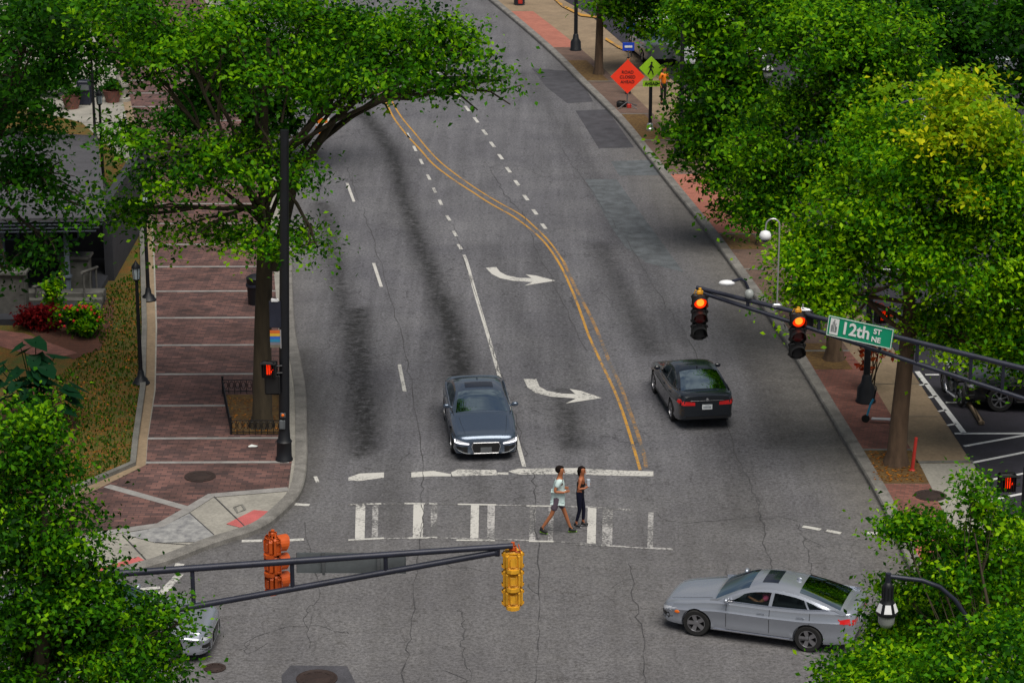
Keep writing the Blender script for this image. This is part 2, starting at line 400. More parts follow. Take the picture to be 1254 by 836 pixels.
def npmesh(name,V,Fa,mats,parent=None,attrs={}):
    me=bpy.data.meshes.new(name); n=len(V); k=Fa.shape[1]; nf=len(Fa)
    me.vertices.add(n); me.vertices.foreach_set('co',V.astype(np.float32).ravel())
    me.loops.add(nf*k); me.loops.foreach_set('vertex_index',Fa.astype(np.int32).ravel())
    me.polygons.add(nf); me.polygons.foreach_set('loop_start',np.arange(0,nf*k,k,dtype=np.int32))
    me.update(calc_edges=True)
    for a,(dom,val) in attrs.items():
        at=me.attributes.new(a,'FLOAT',dom); at.data.foreach_set('value',val.astype(np.float32).ravel())
    for x in (mats if isinstance(mats,list) else [mats]): me.materials.append(x)
    o=bpy.data.objects.new(name,me); link(o,parent); return o
road=npmesh('road',V,Fq,M['road'],None,{'stain':('POINT',stain),'dust':('POINT',dust)}); road['kind']='structure'

def strip(mb,pts,w,z):           # ribbon of width w along world pts
    P=[Vector((p[0],p[1],0)) for p in pts]; vs=[];fs=[]
    for i,p in enumerate(P):
        d=(P[min(i+1,len(P)-1)]-P[max(i-1,0)]).normalized(); n=Vector((-d.y,d.x,0))
        ww=w[i] if hasattr(w,'__len__') else w
        a=p+n*ww/2; b=p-n*ww/2; vs+=[(b.x,b.y,z),(a.x,a.y,z)]
    for i in range(len(P)-1): fs.append((2*i,2*i+2,2*i+3,2*i+1))
    mb.add(vs,fs)
def line(name,px,w,m,z=.006,sm=True,parent=road):
    mb=MB(); q=poly_g(px,z); q=smooth(q,4) if sm and len(q)>2 else q
    strip(mb,q,w,z); return mb.build(name,m,parent)
def blob(name,px,m,z=.006,parent=road): return sheet(name,px,z,m,parent)
# yellow centre lines
YL=[(455,92),(472,124),(482,144),(497,164),(514,182.5),(530.5,201),(554,219),(577,234),(601,249.5),(628,264.6),(650,281),(668,298),(684.6,322),(696,345),(708,374),(721,410.6),(738,447.5),(755,484),(768,521),(779,558),(784,575)]
YR=[(463,90),(480,124),(492,144),(508.7,164),(523.8,182.5),(540.5,199.5),(564,217.7),(587,233.4),(611,248),(637.6,263),(655,278),(673,296),(690,320)]
YR2=[(690,320),(704.7,352),(723,387),(738,421),(748,447.5),(758,467.5),(768,494),(780,528),(789,558),(791,572)]
line('yellow_line',YL,.085,M['yellow']); line('yellow_line',YR,.075,M['yellow']); line('yellow_line',YR2,.11,M['yellow_w'])
line('lane_line',[(568,312),(572,322),(583,362),(598,412),(612,462),(626,512),(639,560),(642,571)],.11,M['white'])
for a,b in (((457.5,322),(467,351)),((489,446),(495.5,479)),((425,224),(433.5,247)),((398,133),(405,155))): line('lane_dash',[a,b],.11,M['white'])
for i,(x,y) in enumerate([(500,166),(508,182),(516,198),(525,217),(532,233),(539.5,248),(549,267),(557,286),(563,302)]):
    dx=3.2 if i<6 else 4; line('lane_dot',[(x-dx*.5,y-3.2),(x+dx*.5,y+3.2)],.12,M['white'])
for x,y in [(524,74),(536,89),(548,104),(560,118),(572,133),(583,147),(593.5,162),(603,177),(613,192),(622.6,208),(633,224),(644,242),(655,259.5),(666,277)]:
    line('lane_dot',[(x-2.4,y-3.2),(x+2.4,y+3.2)],.14,M['white'])
# turn arrows
def q5(l): return [(420+x/2.986,280+y/2.986) for x,y in l]
blob('turn_arrow',q5([(522,143),(560,140),(575,158),(600,171),(640,179),(690,181),(668,167),(705,171),(777,190),(664,208),(692,195),(620,190),(575,181),(545,166)]),M['white'])
blob('turn_arrow',q5([(660,549),(707,549),(718,575),(745,592),(800,602),(850,604),(828,585),(870,592),(947,618),(815,638),(852,620),(760,613),(706,600),(675,580)]),M['white'])
# stop line (worn in pieces) and crosswalk
def qb(l): return [(420+x/2.986,556+y/2.986) for x,y in l]
for a in ([(20,85),(60,70),(150,66),(150,85),(60,97),(20,95)],[(250,66),(330,60),(395,72),(395,80),(320,80),(250,84)],[(395,66),(420,55),(560,57),(565,76),(400,80)],[(605,62),(640,52),(860,50),(1000,58),(1135,62),(1135,80),(1000,78),(820,72),(640,74)],[(565,66),(605,66),(605,74),(565,74)]):
    blob('stop_line',qb(a),M['white'])
bars=[(45,80,180,310,0),(106,128,182,308,1),(256,293,178,305,0),(320,344,180,303,1),(466,496,182,312,0),(527,554,182,312,1),(681,704,190,317,1),(750,769,192,317,1),(893,925,193,330,0),(948,985,197,333,1),(1114,1134,212,341,1)]
for xa,xb,ya,yb,w in bars:
    blob('crosswalk_bar',qb([(xa+2,ya),(xb+2,ya),(xb-1,yb),(xa-1,yb)]),M['white_w' if w else 'white'])
for l in ([(20,183),(140,180)],[(225,179),(300,180)],[(420,182),(560,184)],[(670,188),(770,189)],[(860,190),(960,196),(1050,203)],[(20,313),(150,306)],[(240,306),(345,303)],[(415,313),(555,314)],[(680,317),(770,318)],[(850,328),(1035,337)],[(1120,341),(1205,346)],[(315,180),(345,180)]):
    line('crosswalk_edge',qb(l),.10,M['white_w' if l[0][0]>840 else 'white'],z=.010)
for l in ([(20,182),(300,181),(770,189),(960,196),(1060,205)],[(20,312),(345,305),(770,318),(1035,338),(1205,348)]): line('crosswalk_edge',qb(l),.07,M['white_w'],z=.009)
for l in ([(983,644),(1005,648)],[(1012,649),(1030,652.5)],[(1062,652),(1078,653)],[(361,617),(379,618)],[(296,662),(321,661.5)],[(352,661),(372,660)],[(121,725),(196,719)]):
    line('crosswalk_edge',l,.16,M['white'],z=.010)
line('crosswalk_edge',[(386,583),(389,590)],.1,M['white'],z=.01)
for l in ([(214,703),(225,703),(194,736),(182,738)],[(215,689),(226,690),(224,694),(213,694)]): blob('crosswalk_bar',l,M['white'],z=.013)
blob('crosswalk_bar',[(120,733),(186,724.5),(187,729),(120,738)],M['white'],z=.006)
# patches
def q2(l): return [(420+x/2.986,y/2.986) for x,y in l]
for l,mm in (([(690,250),(850,262),(915,372),(820,378),(745,320)],'patch'),([(850,405),(965,400),(1065,540),(935,542)],'patch'),([(980,590),(1115,585),(1170,640),(1010,642)],'patch_b'),([(1000,655),(885,655),(985,836),(1030,900),(1110,960),(1245,995),(1110,810)],'patch_b')):
    blob('asphalt_patch',q2(l),M[mm],z=.004)
blob('asphalt_patch',[(345,826),(356,814),(425,815),(440,845),(345,850)],M['patch'],z=.004)
# crack seams
cm=MB()
rnd=random.Random(3)
for l,w in (([(457,287),(470,340),(490,407),(504,474),(515,560),(517,613),(515,660),(504,757),(497,807),(490,860)],.045),([(651,575),(655,600),(659,676),(661,763),(654,840)],.045),([(901,556),(918,590),(931,630),(938,670),(945,700)],.05),
    ([(978,643),(985,660),(993,690),(996,705)],.035),([(594,198),(608,220),(621,241),(640,262)],.05),([(688,181),(699,198),(711,214)],.05),([(711,214),(750,270),(792,334),(835,404),(870,470),(901,556)],.04),([(425,205),(432,225),(445,258),(457,287)],.04),
    ([(560,746),(568,760),(565,790),(575,820),(570,850)],.04),([(770,690),(778,740),(790,800),(785,850)],.04),([(372,640),(390,720),(375,750),(380,790)],.03),([(640,262),(655,300),(690,370),(718,430)],.035),([(800,630),(840,640),(930,632),(1000,640)],.03),
    ([(470,700),(520,690),(600,700)],.025),([(300,800),(310,780),(370,765),(430,775)],.03),([(890,690),(905,730),(960,700)],.03),([(606,440),(628,500),(645,560)],.04),([(550,270),(560,290),(590,380),(606,440)],.03)):
    q=smooth(poly_g(l,.008),7)
    q=[(x+rnd.uniform(-.07,.07),y+rnd.uniform(-.10,.10)) for x,y in q]
    strip(cm,q,[w*rnd.uniform(.15,1.0)*.8 for _ in q],.008)
    for k in range(0,len(q)-1,3):
        if rnd.random()<.22:
            x,y=q[k]; a=rnd.uniform(0,6.28); r_=rnd.uniform(.2,.6)
            b=[(x,y)]
            for s_ in range(3): a+=rnd.uniform(-.6,.6); x+=math.cos(a)*r_*.4; y+=math.sin(a)*r_*.6; b.append((x,y))
            strip(cm,b,w*.3,.0085)
cm.build('crack_seam',M['crack'],road)
# left block
farL=[(-1500,1000)]
lw=[(p[0],p[1]) for p in LKw]
left_poly=lw+[(-200,lw[-1][1]),(-200,400),(lw[0][0],400)]
mb=MB(); mb.prism(left_poly,-.02,SW); tag(mb.build('left_pavement',M['conc']),kind='structure')
rw=[(p[0],p[1]) for p in RKw]
right_poly=rw+[(200,rw[-1][1]),(200,400),(rw[0][0],400)]
mb=MB(); mb.prism(right_poly,-.02,SW); tag(mb.build('right_pavement',M['tan']),kind='structure')
def kerb(name,pts,side,w=.32):
    P=[Vector((p[0],p[1],0)) for p in pts]; vs=[];fs=[]
    n_=len(P)
    for i,p in enumerate(P):
        d=(P[min(i+1,n_-1)]-P[max(i-1,0)]).normalized(); n=Vector((-d.y,d.x,0))*side
        for off,z in ((-.015,-.01),(-.012,SW-.015),(.02,SW+.03),(w,SW+.03),(w,SW-.02)):
            q=p+n*off; vs.append((q.x,q.y,z))
    for i in range(n_-1):
        for k in range(4): fs.append((i*5+k,i*5+5+k,i*5+6+k,i*5+k+1))
    mb=MB(); mb.add(vs,fs); return tag(mb.build(name,M['kerb']),kind='structure')
kerb('left_kerb',LKw,-1); kerb('right_kerb',RKw,1)
ZS=SW+.004
def sg(name,pts,m,z=ZS): return sheet(name,pts,z,m)
# left pavement surfaces
sg('paver_walk',[(60,-60),(120,40),(150,100),(180,200),(187,265),(190,327),(192.5,400),(190.6,477),(181,538),(179,568),(127,594),(70,622),(20,650),(60,668),(127,653),(196,643),(227,626),(258,607),(353,599),(358,560),(347,500),(345,440),(341,400),(336,340),(328,250),(318,180),(300,100),(262,20),(215,-60)],M['paver'])
sg('paver_walk',[(180,568),(130,594),(75,620),(30,642),(60,668),(120,655),(196,643),(226,624),(131,594)],M['paver'],ZS+.003)
ypx=[566.5,537,497,458.5,423,389.5,357,327]
Yw=[G(190,y,SW).y for y in ypx]; sp_=(Yw[-1]-Yw[1])/6
for i in range(1,16): Yw.append(Yw[7]+sp_*i)
def interp(tbl,y):
    tbl=sorted(tbl,key=lambda t:t[1]); return float(np.interp(y,[t[1] for t in tbl],[t[0] for t in tbl]))
LE=[(140,-60),(150,100),(180,200),(187,265),(190,327),(192.5,400),(190.6,477),(181,538),(179,568)]
RE=[(215,-60),(262,20),(300,100),(318,180),(328,250),(336,340),(341,400),(345,440),(347,500),(352,540),(354,568)]
def yof(Y):
    a=math.atan2(H-SW,Y); return 418+F*math.tan(a-PITCH)
for Y in Yw:
    py=yof(Y); xa=interp(LE,py); xb=interp(RE,py)
    a=G(xa,py,SW);b=G(xb,py,SW); mb=MB(); strip(mb,[(a.x,a.y),(b.x,b.y+.05)],.16,ZS+.007); tag(mb.build('paver_band',M['stripe']),kind='structure')
def wstrip(name,px,w,m,z=ZS+.007,sm=False):
    mb=MB(); q=poly_g(px,SW); strip(mb,smooth(q,4) if sm else q,w,z); return tag(mb.build(name,m),kind='structure')
wstrip('paver_band',[(131,595),(227,622)],.26,M['stripe'],ZS+.010)
wstrip('paver_band',[(60,668),(127,653),(196,643),(227,626),(258,607),(353,599)],.30,M['stripe'],ZS+.012)
sg('mottled_slab',[(150,653),(200,644),(232,628),(262,655),(248,663),(190,664)],M['mottle'],ZS+.009)
sg('ramp_tiles',[(277,641),(311,624),(334,626),(319,640),(300,647)],M['ramp'],ZS+.009)
sg('ramp_tiles',[(100,702),(169.5,681),(182,689),(127,701.5)],M['ramp'],ZS+.009)
for l in ([(232,628),(262,655)],[(150,655),(182,689)],[(190,664),(240,668)],[(262,608),(300,645)]): wstrip('slab_joint',l,.03,M['crack'],ZS+.015)
wstrip('slab_frame',[(287,621),(296,618),(300,624),(291,628),(287,621)],.07,M['conc_d'],ZS+.014)
wstrip('slab_border',[(150,100),(172,200),(180,265),(182,327),(184,400),(182,477),(173,538),(171,569),(120,594),(70,617),(20,642)],.34,M['tan'],ZS+.006)
# granite edging beside lawn
e=[(168,205),(173,265),(175,327),(177,400),(175,477),(166,540),(163,570),(112,592),(62,612),(0,640)]
q=poly_g(e,SW); mb=MB(); 
for z_,w_ in ((SW+.12,.16),): 
    P=[Vector((p[0],p[1],0)) for p in q]; vs=[];fs=[]
    for i,p in enumerate(P):
        d=(P[min(i+1,len(P)-1)]-P[max(i-1,0)]).normalized(); n=Vector((-d.y,d.x,0))
        for off,z in ((-w_/2,SW-.01),(-w_/2,z_),(w_/2,z_),(w_/2,SW-.01)): vs.append((p.x+n.x*off,p.y+n.y*off,z))
    for i in range(len(P)-1):
        for k in range(3): fs.append((i*4+k,i*4+4+k,i*4+5+k,i*4+k+1))
mb.add(vs,fs); tag(mb.build('lawn_edging',M['conc_d']),kind='structure')
sg('lawn',[(172,215),(175,327),(176,400),(174,477),(165,540),(162,569),(111,591),(61,611),(0,639),(-300,700),(-600,400),(-300,100),(-100,100),(100,150)],M['lawn'],ZS+.01)
sg('mulch_bed',[(20,392),(60,372),(110,362),(140,366),(138,400),(122,428),(90,440),(60,425)],M['mulch'],ZS+.02)
sg('mulch_bed',[(-20,500),(60,470),(95,520),(80,600),(0,620)],M['mulch'],ZS+.02)
sg('garden_path',[(-250,395),(0,404),(30,408),(95,432),(60,440),(0,424),(-250,430)],M['brick_r'],ZS+.024)
sg('plaza_paving',[(150,100),(120,40),(60,-60),(-200,-60),(-100,95),(60,150),(140,150)],M['conc'],ZS+.002)
# right pavement zones
BT=[(440,-150),(600,-30),(654,15),(700,50),(780,120),(861,201),(871,214),(891,238),(935,290),(985,350),(1035,424),(1055,447),(1093,511),(1125,566),(1157,630),(1185,690),(1215,742)]
TL=[(600,-100),(690,0),(722,18),(770,60),(840,110),(921,225),(1000,320),(1112,447),(1186,560),(1230,640),(1262,700)]
def zone(y0,y1,m,name='brick_strip',z=ZS+.008,w0=0,w1=1,ins=9):
    n=max(2,int((y1-y0)/18)); A=[];B=[]
    for i in range(n+1):
        y=y0+(y1-y0)*i/n; a=interp(RK,y)+ins*(y+538)/1100; b=interp(BT,y)
        A.append((a+(b-a)*w0,y)); B.append((a+(b-a)*w1,y))
    return sg(name,A+B[::-1],m,z)
zone(14,58,M['paver2']); zone(58,213,M['brick_d']); zone(213,287,M['paver2']); zone(287,430,M['brick_d']); zone(430,550,M['brick_r']); zone(592,646,M['brick_r'])
zone(551,591,M['soil'],'tree_pit',ZS+.010); zone(646,660,M['conc']); zone(660,688,M['ramp'],'ramp_tiles'); zone(688,745,M['conc'])
zone(74,100,M['soil'],'tree_pit',ZS+.013,.1,.75); zone(140,172,M['soil'],'tree_pit',ZS+.013,.1,.75); zone(420,452,M['soil'],'tree_pit',ZS+.013,.1,.8); zone(285,305,M['soil'],'tree_pit',ZS+.013,.1,.8)
for y in (100,140,172,213,287,330,380,430,551): 
    a=interp(RK,y)+9; b=interp(BT,y); wstrip('pavement_band',[(a,y),(b,y)],.14,M['conc_d'],ZS+.017)
sg('brick_corner',[(1140,690),(1215,700),(1320,705),(1330,752),(1235,744),(1170,728)],M['paver2'],ZS+.011)
wstrip('pavement_band',[(1122,566),(1192,565)],.16,M['conc_d'],ZS+.01)
sg('concrete_walk',[(1126,567),(1192,567),(1232,640),(1262,700),(1190,690),(1157,630)],M['conc'],ZS+.005)
for y in (20,60,105,150,200,250,400,470,510): wstrip('slab_joint',[(interp(BT,y),y),(interp(TL,y),y)],.03,M['conc_d'],ZS+.006)
lot=sg('parking_lot',[(800,-250)]+TL+[(1400,760),(2600,760),(2200,-250)],M['lot'],ZS+.004)
def ll(px,w=.11): 
    mb=MB(); strip(mb,poly_g(px,SW),w,ZS+.009); return mb.build('stall_line',M['white_l'],lot)
ll([(1123,455),(1181,531)],.16); ll([(1133,459),(1150,459)]); ll([(1158,493),(1192,493)]); ll([(1169,531),(1300,531)],.13); ll([(1180.6,546.5),(1300,525)],.12); ll([(1191,566.6),(1300,545)],.12); ll([(1206,589),(1300,571)]); ll([(1215,612),(1300,595)]); ll([(1233,635),(1300,622)])
for a,b in (((1126,472),(1136,470)),((1137,487),(1147,485)),((1149,504),(1159,502)),((1160,521),(1171,519))): ll([a,b],.1)
for l in ([(1030,330),(1200,330)],[(990,280),(1180,280)],[(940,200),(1130,200)],[(900,120),(1100,120)]): ll(l)
sg('yellow_kerb',[(676,-6),(690,6),(712,17),(732,20),(732,22),(711,19.5),(688,8),(674,-5)],M['yellow'],SW+.06)
sg('yellow_kerb',[(742,46),(758,56),(772,62),(771,64),(757,58.5),(741,48.5)],M['yellow'],SW+.06)
def scatter(name,polys,n,size,mats,seed,up=0,lo=0.0):
    rg=np.random.default_rng(seed); pts=[]
    for pg,w_ in polys:
        W_=poly_g(pg,SW); xs_=[p[0] for p in W_]; ys_=[p[1] for p in W_]; k=0
        while k<n*w_:
            x=rg.uniform(min(xs_),max(xs_)); y=rg.uniform(min(ys_),max(ys_)); ins=False
            for i in range(len(W_)):
                (x1_,y1_),(x2_,y2_)=W_[i],W_[i-1]
                if (y1_>y)!=(y2_>y) and x<(x2_-x1_)*(y-y1_)/(y2_-y1_)+x1_: ins=not ins
            if ins: pts.append((x,y)); k+=1
    P=np.array(pts); m_=len(P); t=rg.uniform(0,6.28,m_); s=size*rg.uniform(.5,1.4,m_)
    d=np.stack([np.cos(t),np.sin(t),np.zeros(m_)],1)*s[:,None]; q=np.stack([-np.sin(t),np.cos(t),np.zeros(m_)],1)*s[:,None]*.6
    z=np.full(m_,SW+.03)+lo; B=np.concatenate([P,z[:,None]],1)
    if up: q=np.stack([rg.normal(0,.25,m_)*s,rg.normal(0,.25,m_)*s,s*up],1); V=np.stack([B-d*.4,B+d*.4,B+d*.5+q,B-d*.2+q*1.1],1)
    else:
        tl=np.stack([0*s,0*s,s*rg.uniform(-.1,.5,m_)],1); V=np.stack([B-d,B+q,B+d+tl,B-q+tl*.5],1)
    o=npmesh(name,V.reshape(-1,3),np.arange(m_*4).reshape(-1,4),mats,None,{'tint':('FACE',rg.random(m_))}); o['kind']='stuff'; return o
M['litter']=leafmat('fallen_leaf',(.14,.035,.004),(.50,.17,.02),.1); M['grassb']=leafmat('grass_blade',(.02,.05,.004),(.09,.16,.01),.2)
LAWN=[(100,372),(172,330),(174,400),(172,477),(163,540),(160,566),(111,588),(40,618),(-20,640),(60,470),(95,440),(125,425)]
scatter('fallen_leaves',[(LAWN,.8),([(276,486),(344,486),(348,529),(286,529)],.1),([(1064,553),(1108,553),(1132,590),(1070,590)],.1)],2600,.04,M['litter'],3)
scatter('grass',[(LAWN,1)],5600,.05,M['grassb'],4,up=1.1)
def manhole(px,py,r,name,label,z=SW):
    c=G(px,py,z); mb=MB(); mb.lathe([(r,0),(r,.018),(r-.04,.022),(r-.05,.014),(r*.55,.014),(r*.52,.02),(.01,.02)],n=32)
    for k in range(8):
        a=k*math.pi/4; mb.box((math.cos(a)*r*.72,math.sin(a)*r*.72,.017),(.05,.16,.008),rz=a)
    o=mb.build(name,M['iron'],smooth=40); o.location=(c.x,c.y,z+.008); tag(o,label,'manhole cover')
manhole(245,583.5,.42,'manhole_cover','round iron manhole cover in the brown paved corner by the lawn')
manhole(1139,607,.42,'manhole_cover','round rusty manhole cover between red bricks and concrete walk on the right')
manhole(388,831,.46,'manhole_cover','iron manhole cover in a dark asphalt patch at the bottom of the junction',0.0)
manhole(263,818,.25,'manhole_cover','small iron cover in the road beside the half hidden grey car',0.0)

# ---------------------------------------------------------------- foliage
def leaves(name,parent,lobes,nclu,per,size,m,seed,spread=.42,up=.55,flat=.45,bright=0.0):
    rg=np.random.default_rng(seed)
    W=np.array([l[3]*l[4]*l[5] if len(l)<7 else l[6] for l in lobes],float)**.67; W/=W.sum()
    cs=[];ns=[];ct=[]
    li=rg.choice(len(lobes),nclu,p=W)
    L=np.array([l[:6] for l in lobes],float)[li]
    d=rg.normal(size=(nclu,3)); d/=np.linalg.norm(d,axis=1)[:,None]
    r=rg.uniform(.35,1.0,nclu)**.55
    r*=1+.16*np.sin(d[:,0]*7+seed)*np.cos(d[:,2]*6+d[:,1]*5)
    nsub=9; sd=rg.normal(size=(len(lobes),nsub,3)); sd/=np.linalg.norm(sd,axis=2)[:,:,None]; sd[:,:,2]=sd[:,:,2]*.9+.12
    sdir=sd[li,rg.integers(0,nsub,nclu)]
    C=L[:,:3]+(sdir*.72+d*r[:,None]*.32*np.array([1,1,.7]))*L[:,3:6]
    stray=rg.random(nclu)<.13; C[stray]=(L[:,:3]+d*r[:,None]*L[:,3:6]*1.02)[stray]
    d=np.where(stray[:,None],d,sdir*.6+d*.4)
    cl_t=rg.normal(0,.26,nclu)
    n=nclu*per
    K=np.repeat(np.arange(nclu),per)
    # spray discs
    tilt=rg.normal(0,.35,(nclu,2)); o=rg.normal(size=(n,3))*spread*rg.uniform(.6,1.25,nclu)[K][:,None]
    o[:,2]*=flat; o[:,2]+=tilt[K,0]*o[:,0]+tilt[K,1]*o[:,1]
    Pp=C[K]+o
    nrm=rg.normal(size=(n,3))*(1-up)+np.array([0,0,1.])*up+d[K]*.35
    nrm/=np.linalg.norm(nrm,axis=1)[:,None]
    t=rg.normal(size=(n,3)); t-=nrm*(t*nrm).sum(1)[:,None]; t/=np.linalg.norm(t,axis=1)[:,None]
    b=np.cross(nrm,t)
    s=size*1.02*rg.uniform(.5,1.5,n)[:,None]
    v0=Pp-t*s*.5; v2=Pp+t*s*.5-nrm*s*.12; v1=Pp+b*s*.30+nrm*s*.06; v3=Pp-b*s*.30+nrm*s*.06
    V=np.stack([v0,v1,v2,v3],1).reshape(-1,3)
    Fa=np.arange(n*4).reshape(-1,4)
    tint=np.clip(.42+bright+cl_t[K]+rg.normal(0,.20,n),0,1)
    return npmesh(name,V,Fa,m,parent,{'tint':('FACE',tint)}),C
def limb(mb,p0,p1,r0,r1,bend=.12,n=7,seg=6,rg=random):
    p0=Vector(p0);p1=Vector(p1); L=(p1-p0).length
    off=Vector((rg.uniform(-1,1),rg.uniform(-1,1),rg.uniform(.2,1)))*L*bend
    pts=[];rad=[]
    for i in range(seg+1):
        t=i/seg; p=p0.lerp(p1,t)+off*math.sin(math.pi*t)+Vector((rg.uniform(-1,1),rg.uniform(-1,1),rg.uniform(-1,1)))*L*.012
        if i==0: p=p0
        pts.append(p); rad.append(r0+(r1-r0)*t)
    mb.tube(pts,rad,n); return pts
def lob(Y,*a):
    out=[]
    for (px,py,rpx,rpz,ry,*rest) in a:
        Yd=Y+(rest[0] if rest else 0); c=P3(px,py,Yd); s=F/(Yd*cP+(H-c.z)*sP)
        rx=rpx/s; out.append((c.x,c.y,c.z,rx,ry,rpz/s,rx*rx*rpz/s if len(rest)<2 else rx*rx*rpz/s*rest[1]))
    return out
def tree(base,trunk_r,lobes,leaf,nclu,per,size,label,seed,fork=.38,barkm='bark',trunk_top=None,cat='tree',name='street_tree',group='trees lining the street',extra=None,spread=.42,limbs=True,bright=0,lean=(0,0),lr=1.0):
    rg=random.Random(seed)
    root=empty(name,base,0,label,cat,group)
    B=Vector(base); rel=[(l[0]-B.x,l[1]-B.y,l[2]-B.z)+tuple(l[3:]) for l in lobes]
    cx=sum(l[0]*l[3] for l in rel)/sum(l[3] for l in rel); cy=sum(l[1]*l[3] for l in rel)/sum(l[3] for l in rel)
    top=max(l[2] for l in rel)
    mb=MB(); hf=trunk_top if trunk_top else top*fork
    fk=Vector((cx*.25*(0 if lean[0] else 1)+lean[0],cy*.25+lean[1],hf))
    mb.tube([(0,0,-.05),(0,0,.06),(fk.x*.06,0,.35),(fk.x*.35,fk.y*.35,hf*.45),(fk.x,fk.y,hf)],[trunk_r*1.55,trunk_r*1.4,trunk_r*1.05,trunk_r*.92,trunk_r*.8],12)
    lead=Vector((cx*.8,cy*.8,top*.95)); limb(mb,fk,lead,trunk_r*.72,.05*lr,.06,9,rg=rg)
    if limbs:
        for l in rel:
            c=Vector(l[:3]); s0=fk.lerp(lead,rg.uniform(0,.45))
            pts=limb(mb,s0,c,trunk_r*.26*lr,.035*lr,.10,7,rg=rg)
            for k in range(5):
                e_=c+Vector((rg.uniform(-1,1)*l[3],rg.uniform(-1,1)*l[4],rg.uniform(-.6,.8)*l[5]))*.8
                limb(mb,pts[rg.randint(3,6)],e_,.045*lr,.012*lr,.12,5,5,rg)
    mb.build('trunk',M[barkm],root,smooth=60)
    leaves('crown',root,rel,nclu,per,size,M[leaf],seed,bright=bright,spread=spread)
    if extra: extra(root,B)
    return root
def gz(px,py): return G(px,py,SW)

tb=gz(321,522)
def t1x(root,B):
    mb=MB(); rg=random.Random(2)
    pts=[P3(335,330,tb.y)-B,P3(362,215,tb.y-.2)-B,P3(385,182,tb.y-.4)-B,P3(408,148,tb.y-.6)-B,P3(440,120,tb.y-.9)-B,P3(500,100,tb.y-1.2)-B]
    mb.tube(pts,[.17,.13,.12,.10,.07,.03],8)
    for a in ([(440,118),(500,122),(560,108),(610,112),(640,104)],[(520,112),(565,118),(585,135)],[(455,118),(472,128),(478,140)],[(545,108),(600,112),(625,128)],[(400,155),(370,170),(340,165)],[(335,180),(315,150),(308,100),(290,40)],[(345,150),(352,110),(340,60)]):
        mb.tube([P3(x,y,tb.y-1.0)-B for x,y in a],[.04-.032*i/len(a) for i in range(len(a))],6)
    mb.build('branch',M['bark'],root,smooth=60)
T1=tree((tb.x,tb.y,SW),.27,lob(tb.y,(235,42,80,40,2.4,0),(340,40,90,46,2.6,1),(150,15,60,34,2.2,0),(440,50,65,40,2.2,.5),(520,35,55,38,2.0,0),(560,62,40,30,1.5,-.8),(470,88,75,20,1.5,-1),(320,95,62,26,2.2,0),(160,172,44,20,1.4,-1),(215,212,44,30,1.7,-1),(290,195,60,34,1.8,-1),(355,208,42,22,1.3,-1),(150,262,36,20,1.2,-.5),(240,288,56,9,.9,-1),(330,294,55,12,1.1,-1.3),(385,297,20,6,.5,-1.4),(605,98,30,7,.6,-1.2),(550,100,36,14,.9,-1),(410,118,44,13,1.1,-1),(190,90,30,14,1.2,0)),
     'leaf1',780,54,.14,'large leafy tree rising from the fenced pit and spreading over the left pavement',11,fork=.5,extra=t1x,trunk_top=5.4,lean=(.25,0))
# far-left dark tree before the house
b=gz(-70,420)
tree((b.x,b.y,SW),.3,lob(b.y-4,(15,60,50,50,2.2),(40,150,40,45,1.8),(60,215,46,36,1.8),(20,230,40,45,1.8),(55,300,24,26,1.2),(10,330,36,32,1.4),(0,130,45,60,2),(95,250,24,30,1.2),(70,25,55,35,2),(30,200,40,40,1.5)),
     'leaf3',250,34,.17,'dark leafed tree at the far left in front of the grey roofed house',12,bright=.05)
b=gz(-20,255)
tree((b.x,b.y,SW),.3,lob(b.y,(30,20,60,40,2.4),(100,20,60,40,2.4),(70,70,55,28,2.2),(0,90,60,40,2.4),(150,60,40,26,2)),
     'leaf3',360,34,.22,'dark tree behind the low grey roofed house at top left',13,bright=.12)
b=gz(300,200)
tree((b.x,b.y,SW),.28,lob(b.y,(230,140,45,28,2.0),(330,150,38,30,1.8),(280,110,55,32,2.2),(380,100,40,30,2),(420,50,50,34,2.2),(330,70,60,30,2.2),(250,60,60,30,2.2)),
     'leaf3',620,38,.2,'second tree along the left pavement, half hidden behind the big fenced one',14)
# foreground left
b=Vector((P3(-40,700,36).x,36,SW))
tree((b.x,b.y,SW),.3,lob(36,(20,530,42,42,1.0),(60,600,40,32,1.0),(20,620,55,50,1.3),(88,650,40,36,1.0),(40,720,70,60,1.5),(95,745,60,34,1.2,-.5),(150,785,60,40,1.2,-.6),(182,822,40,34,1.1,-.7),(90,820,80,50,1.6),(215,760,26,10,.5,-.5),(0,820,70,60,1.6),(55,560,25,20,.6),(112,690,20,22,.6),(180,750,20,8,.4)),
     'leaf1',1050,44,.085,'bushy tree crown in the bottom left corner beside the near signal arm',15,group='near trees at the bottom of the view',spread=.26,bright=-.12,lr=.5)
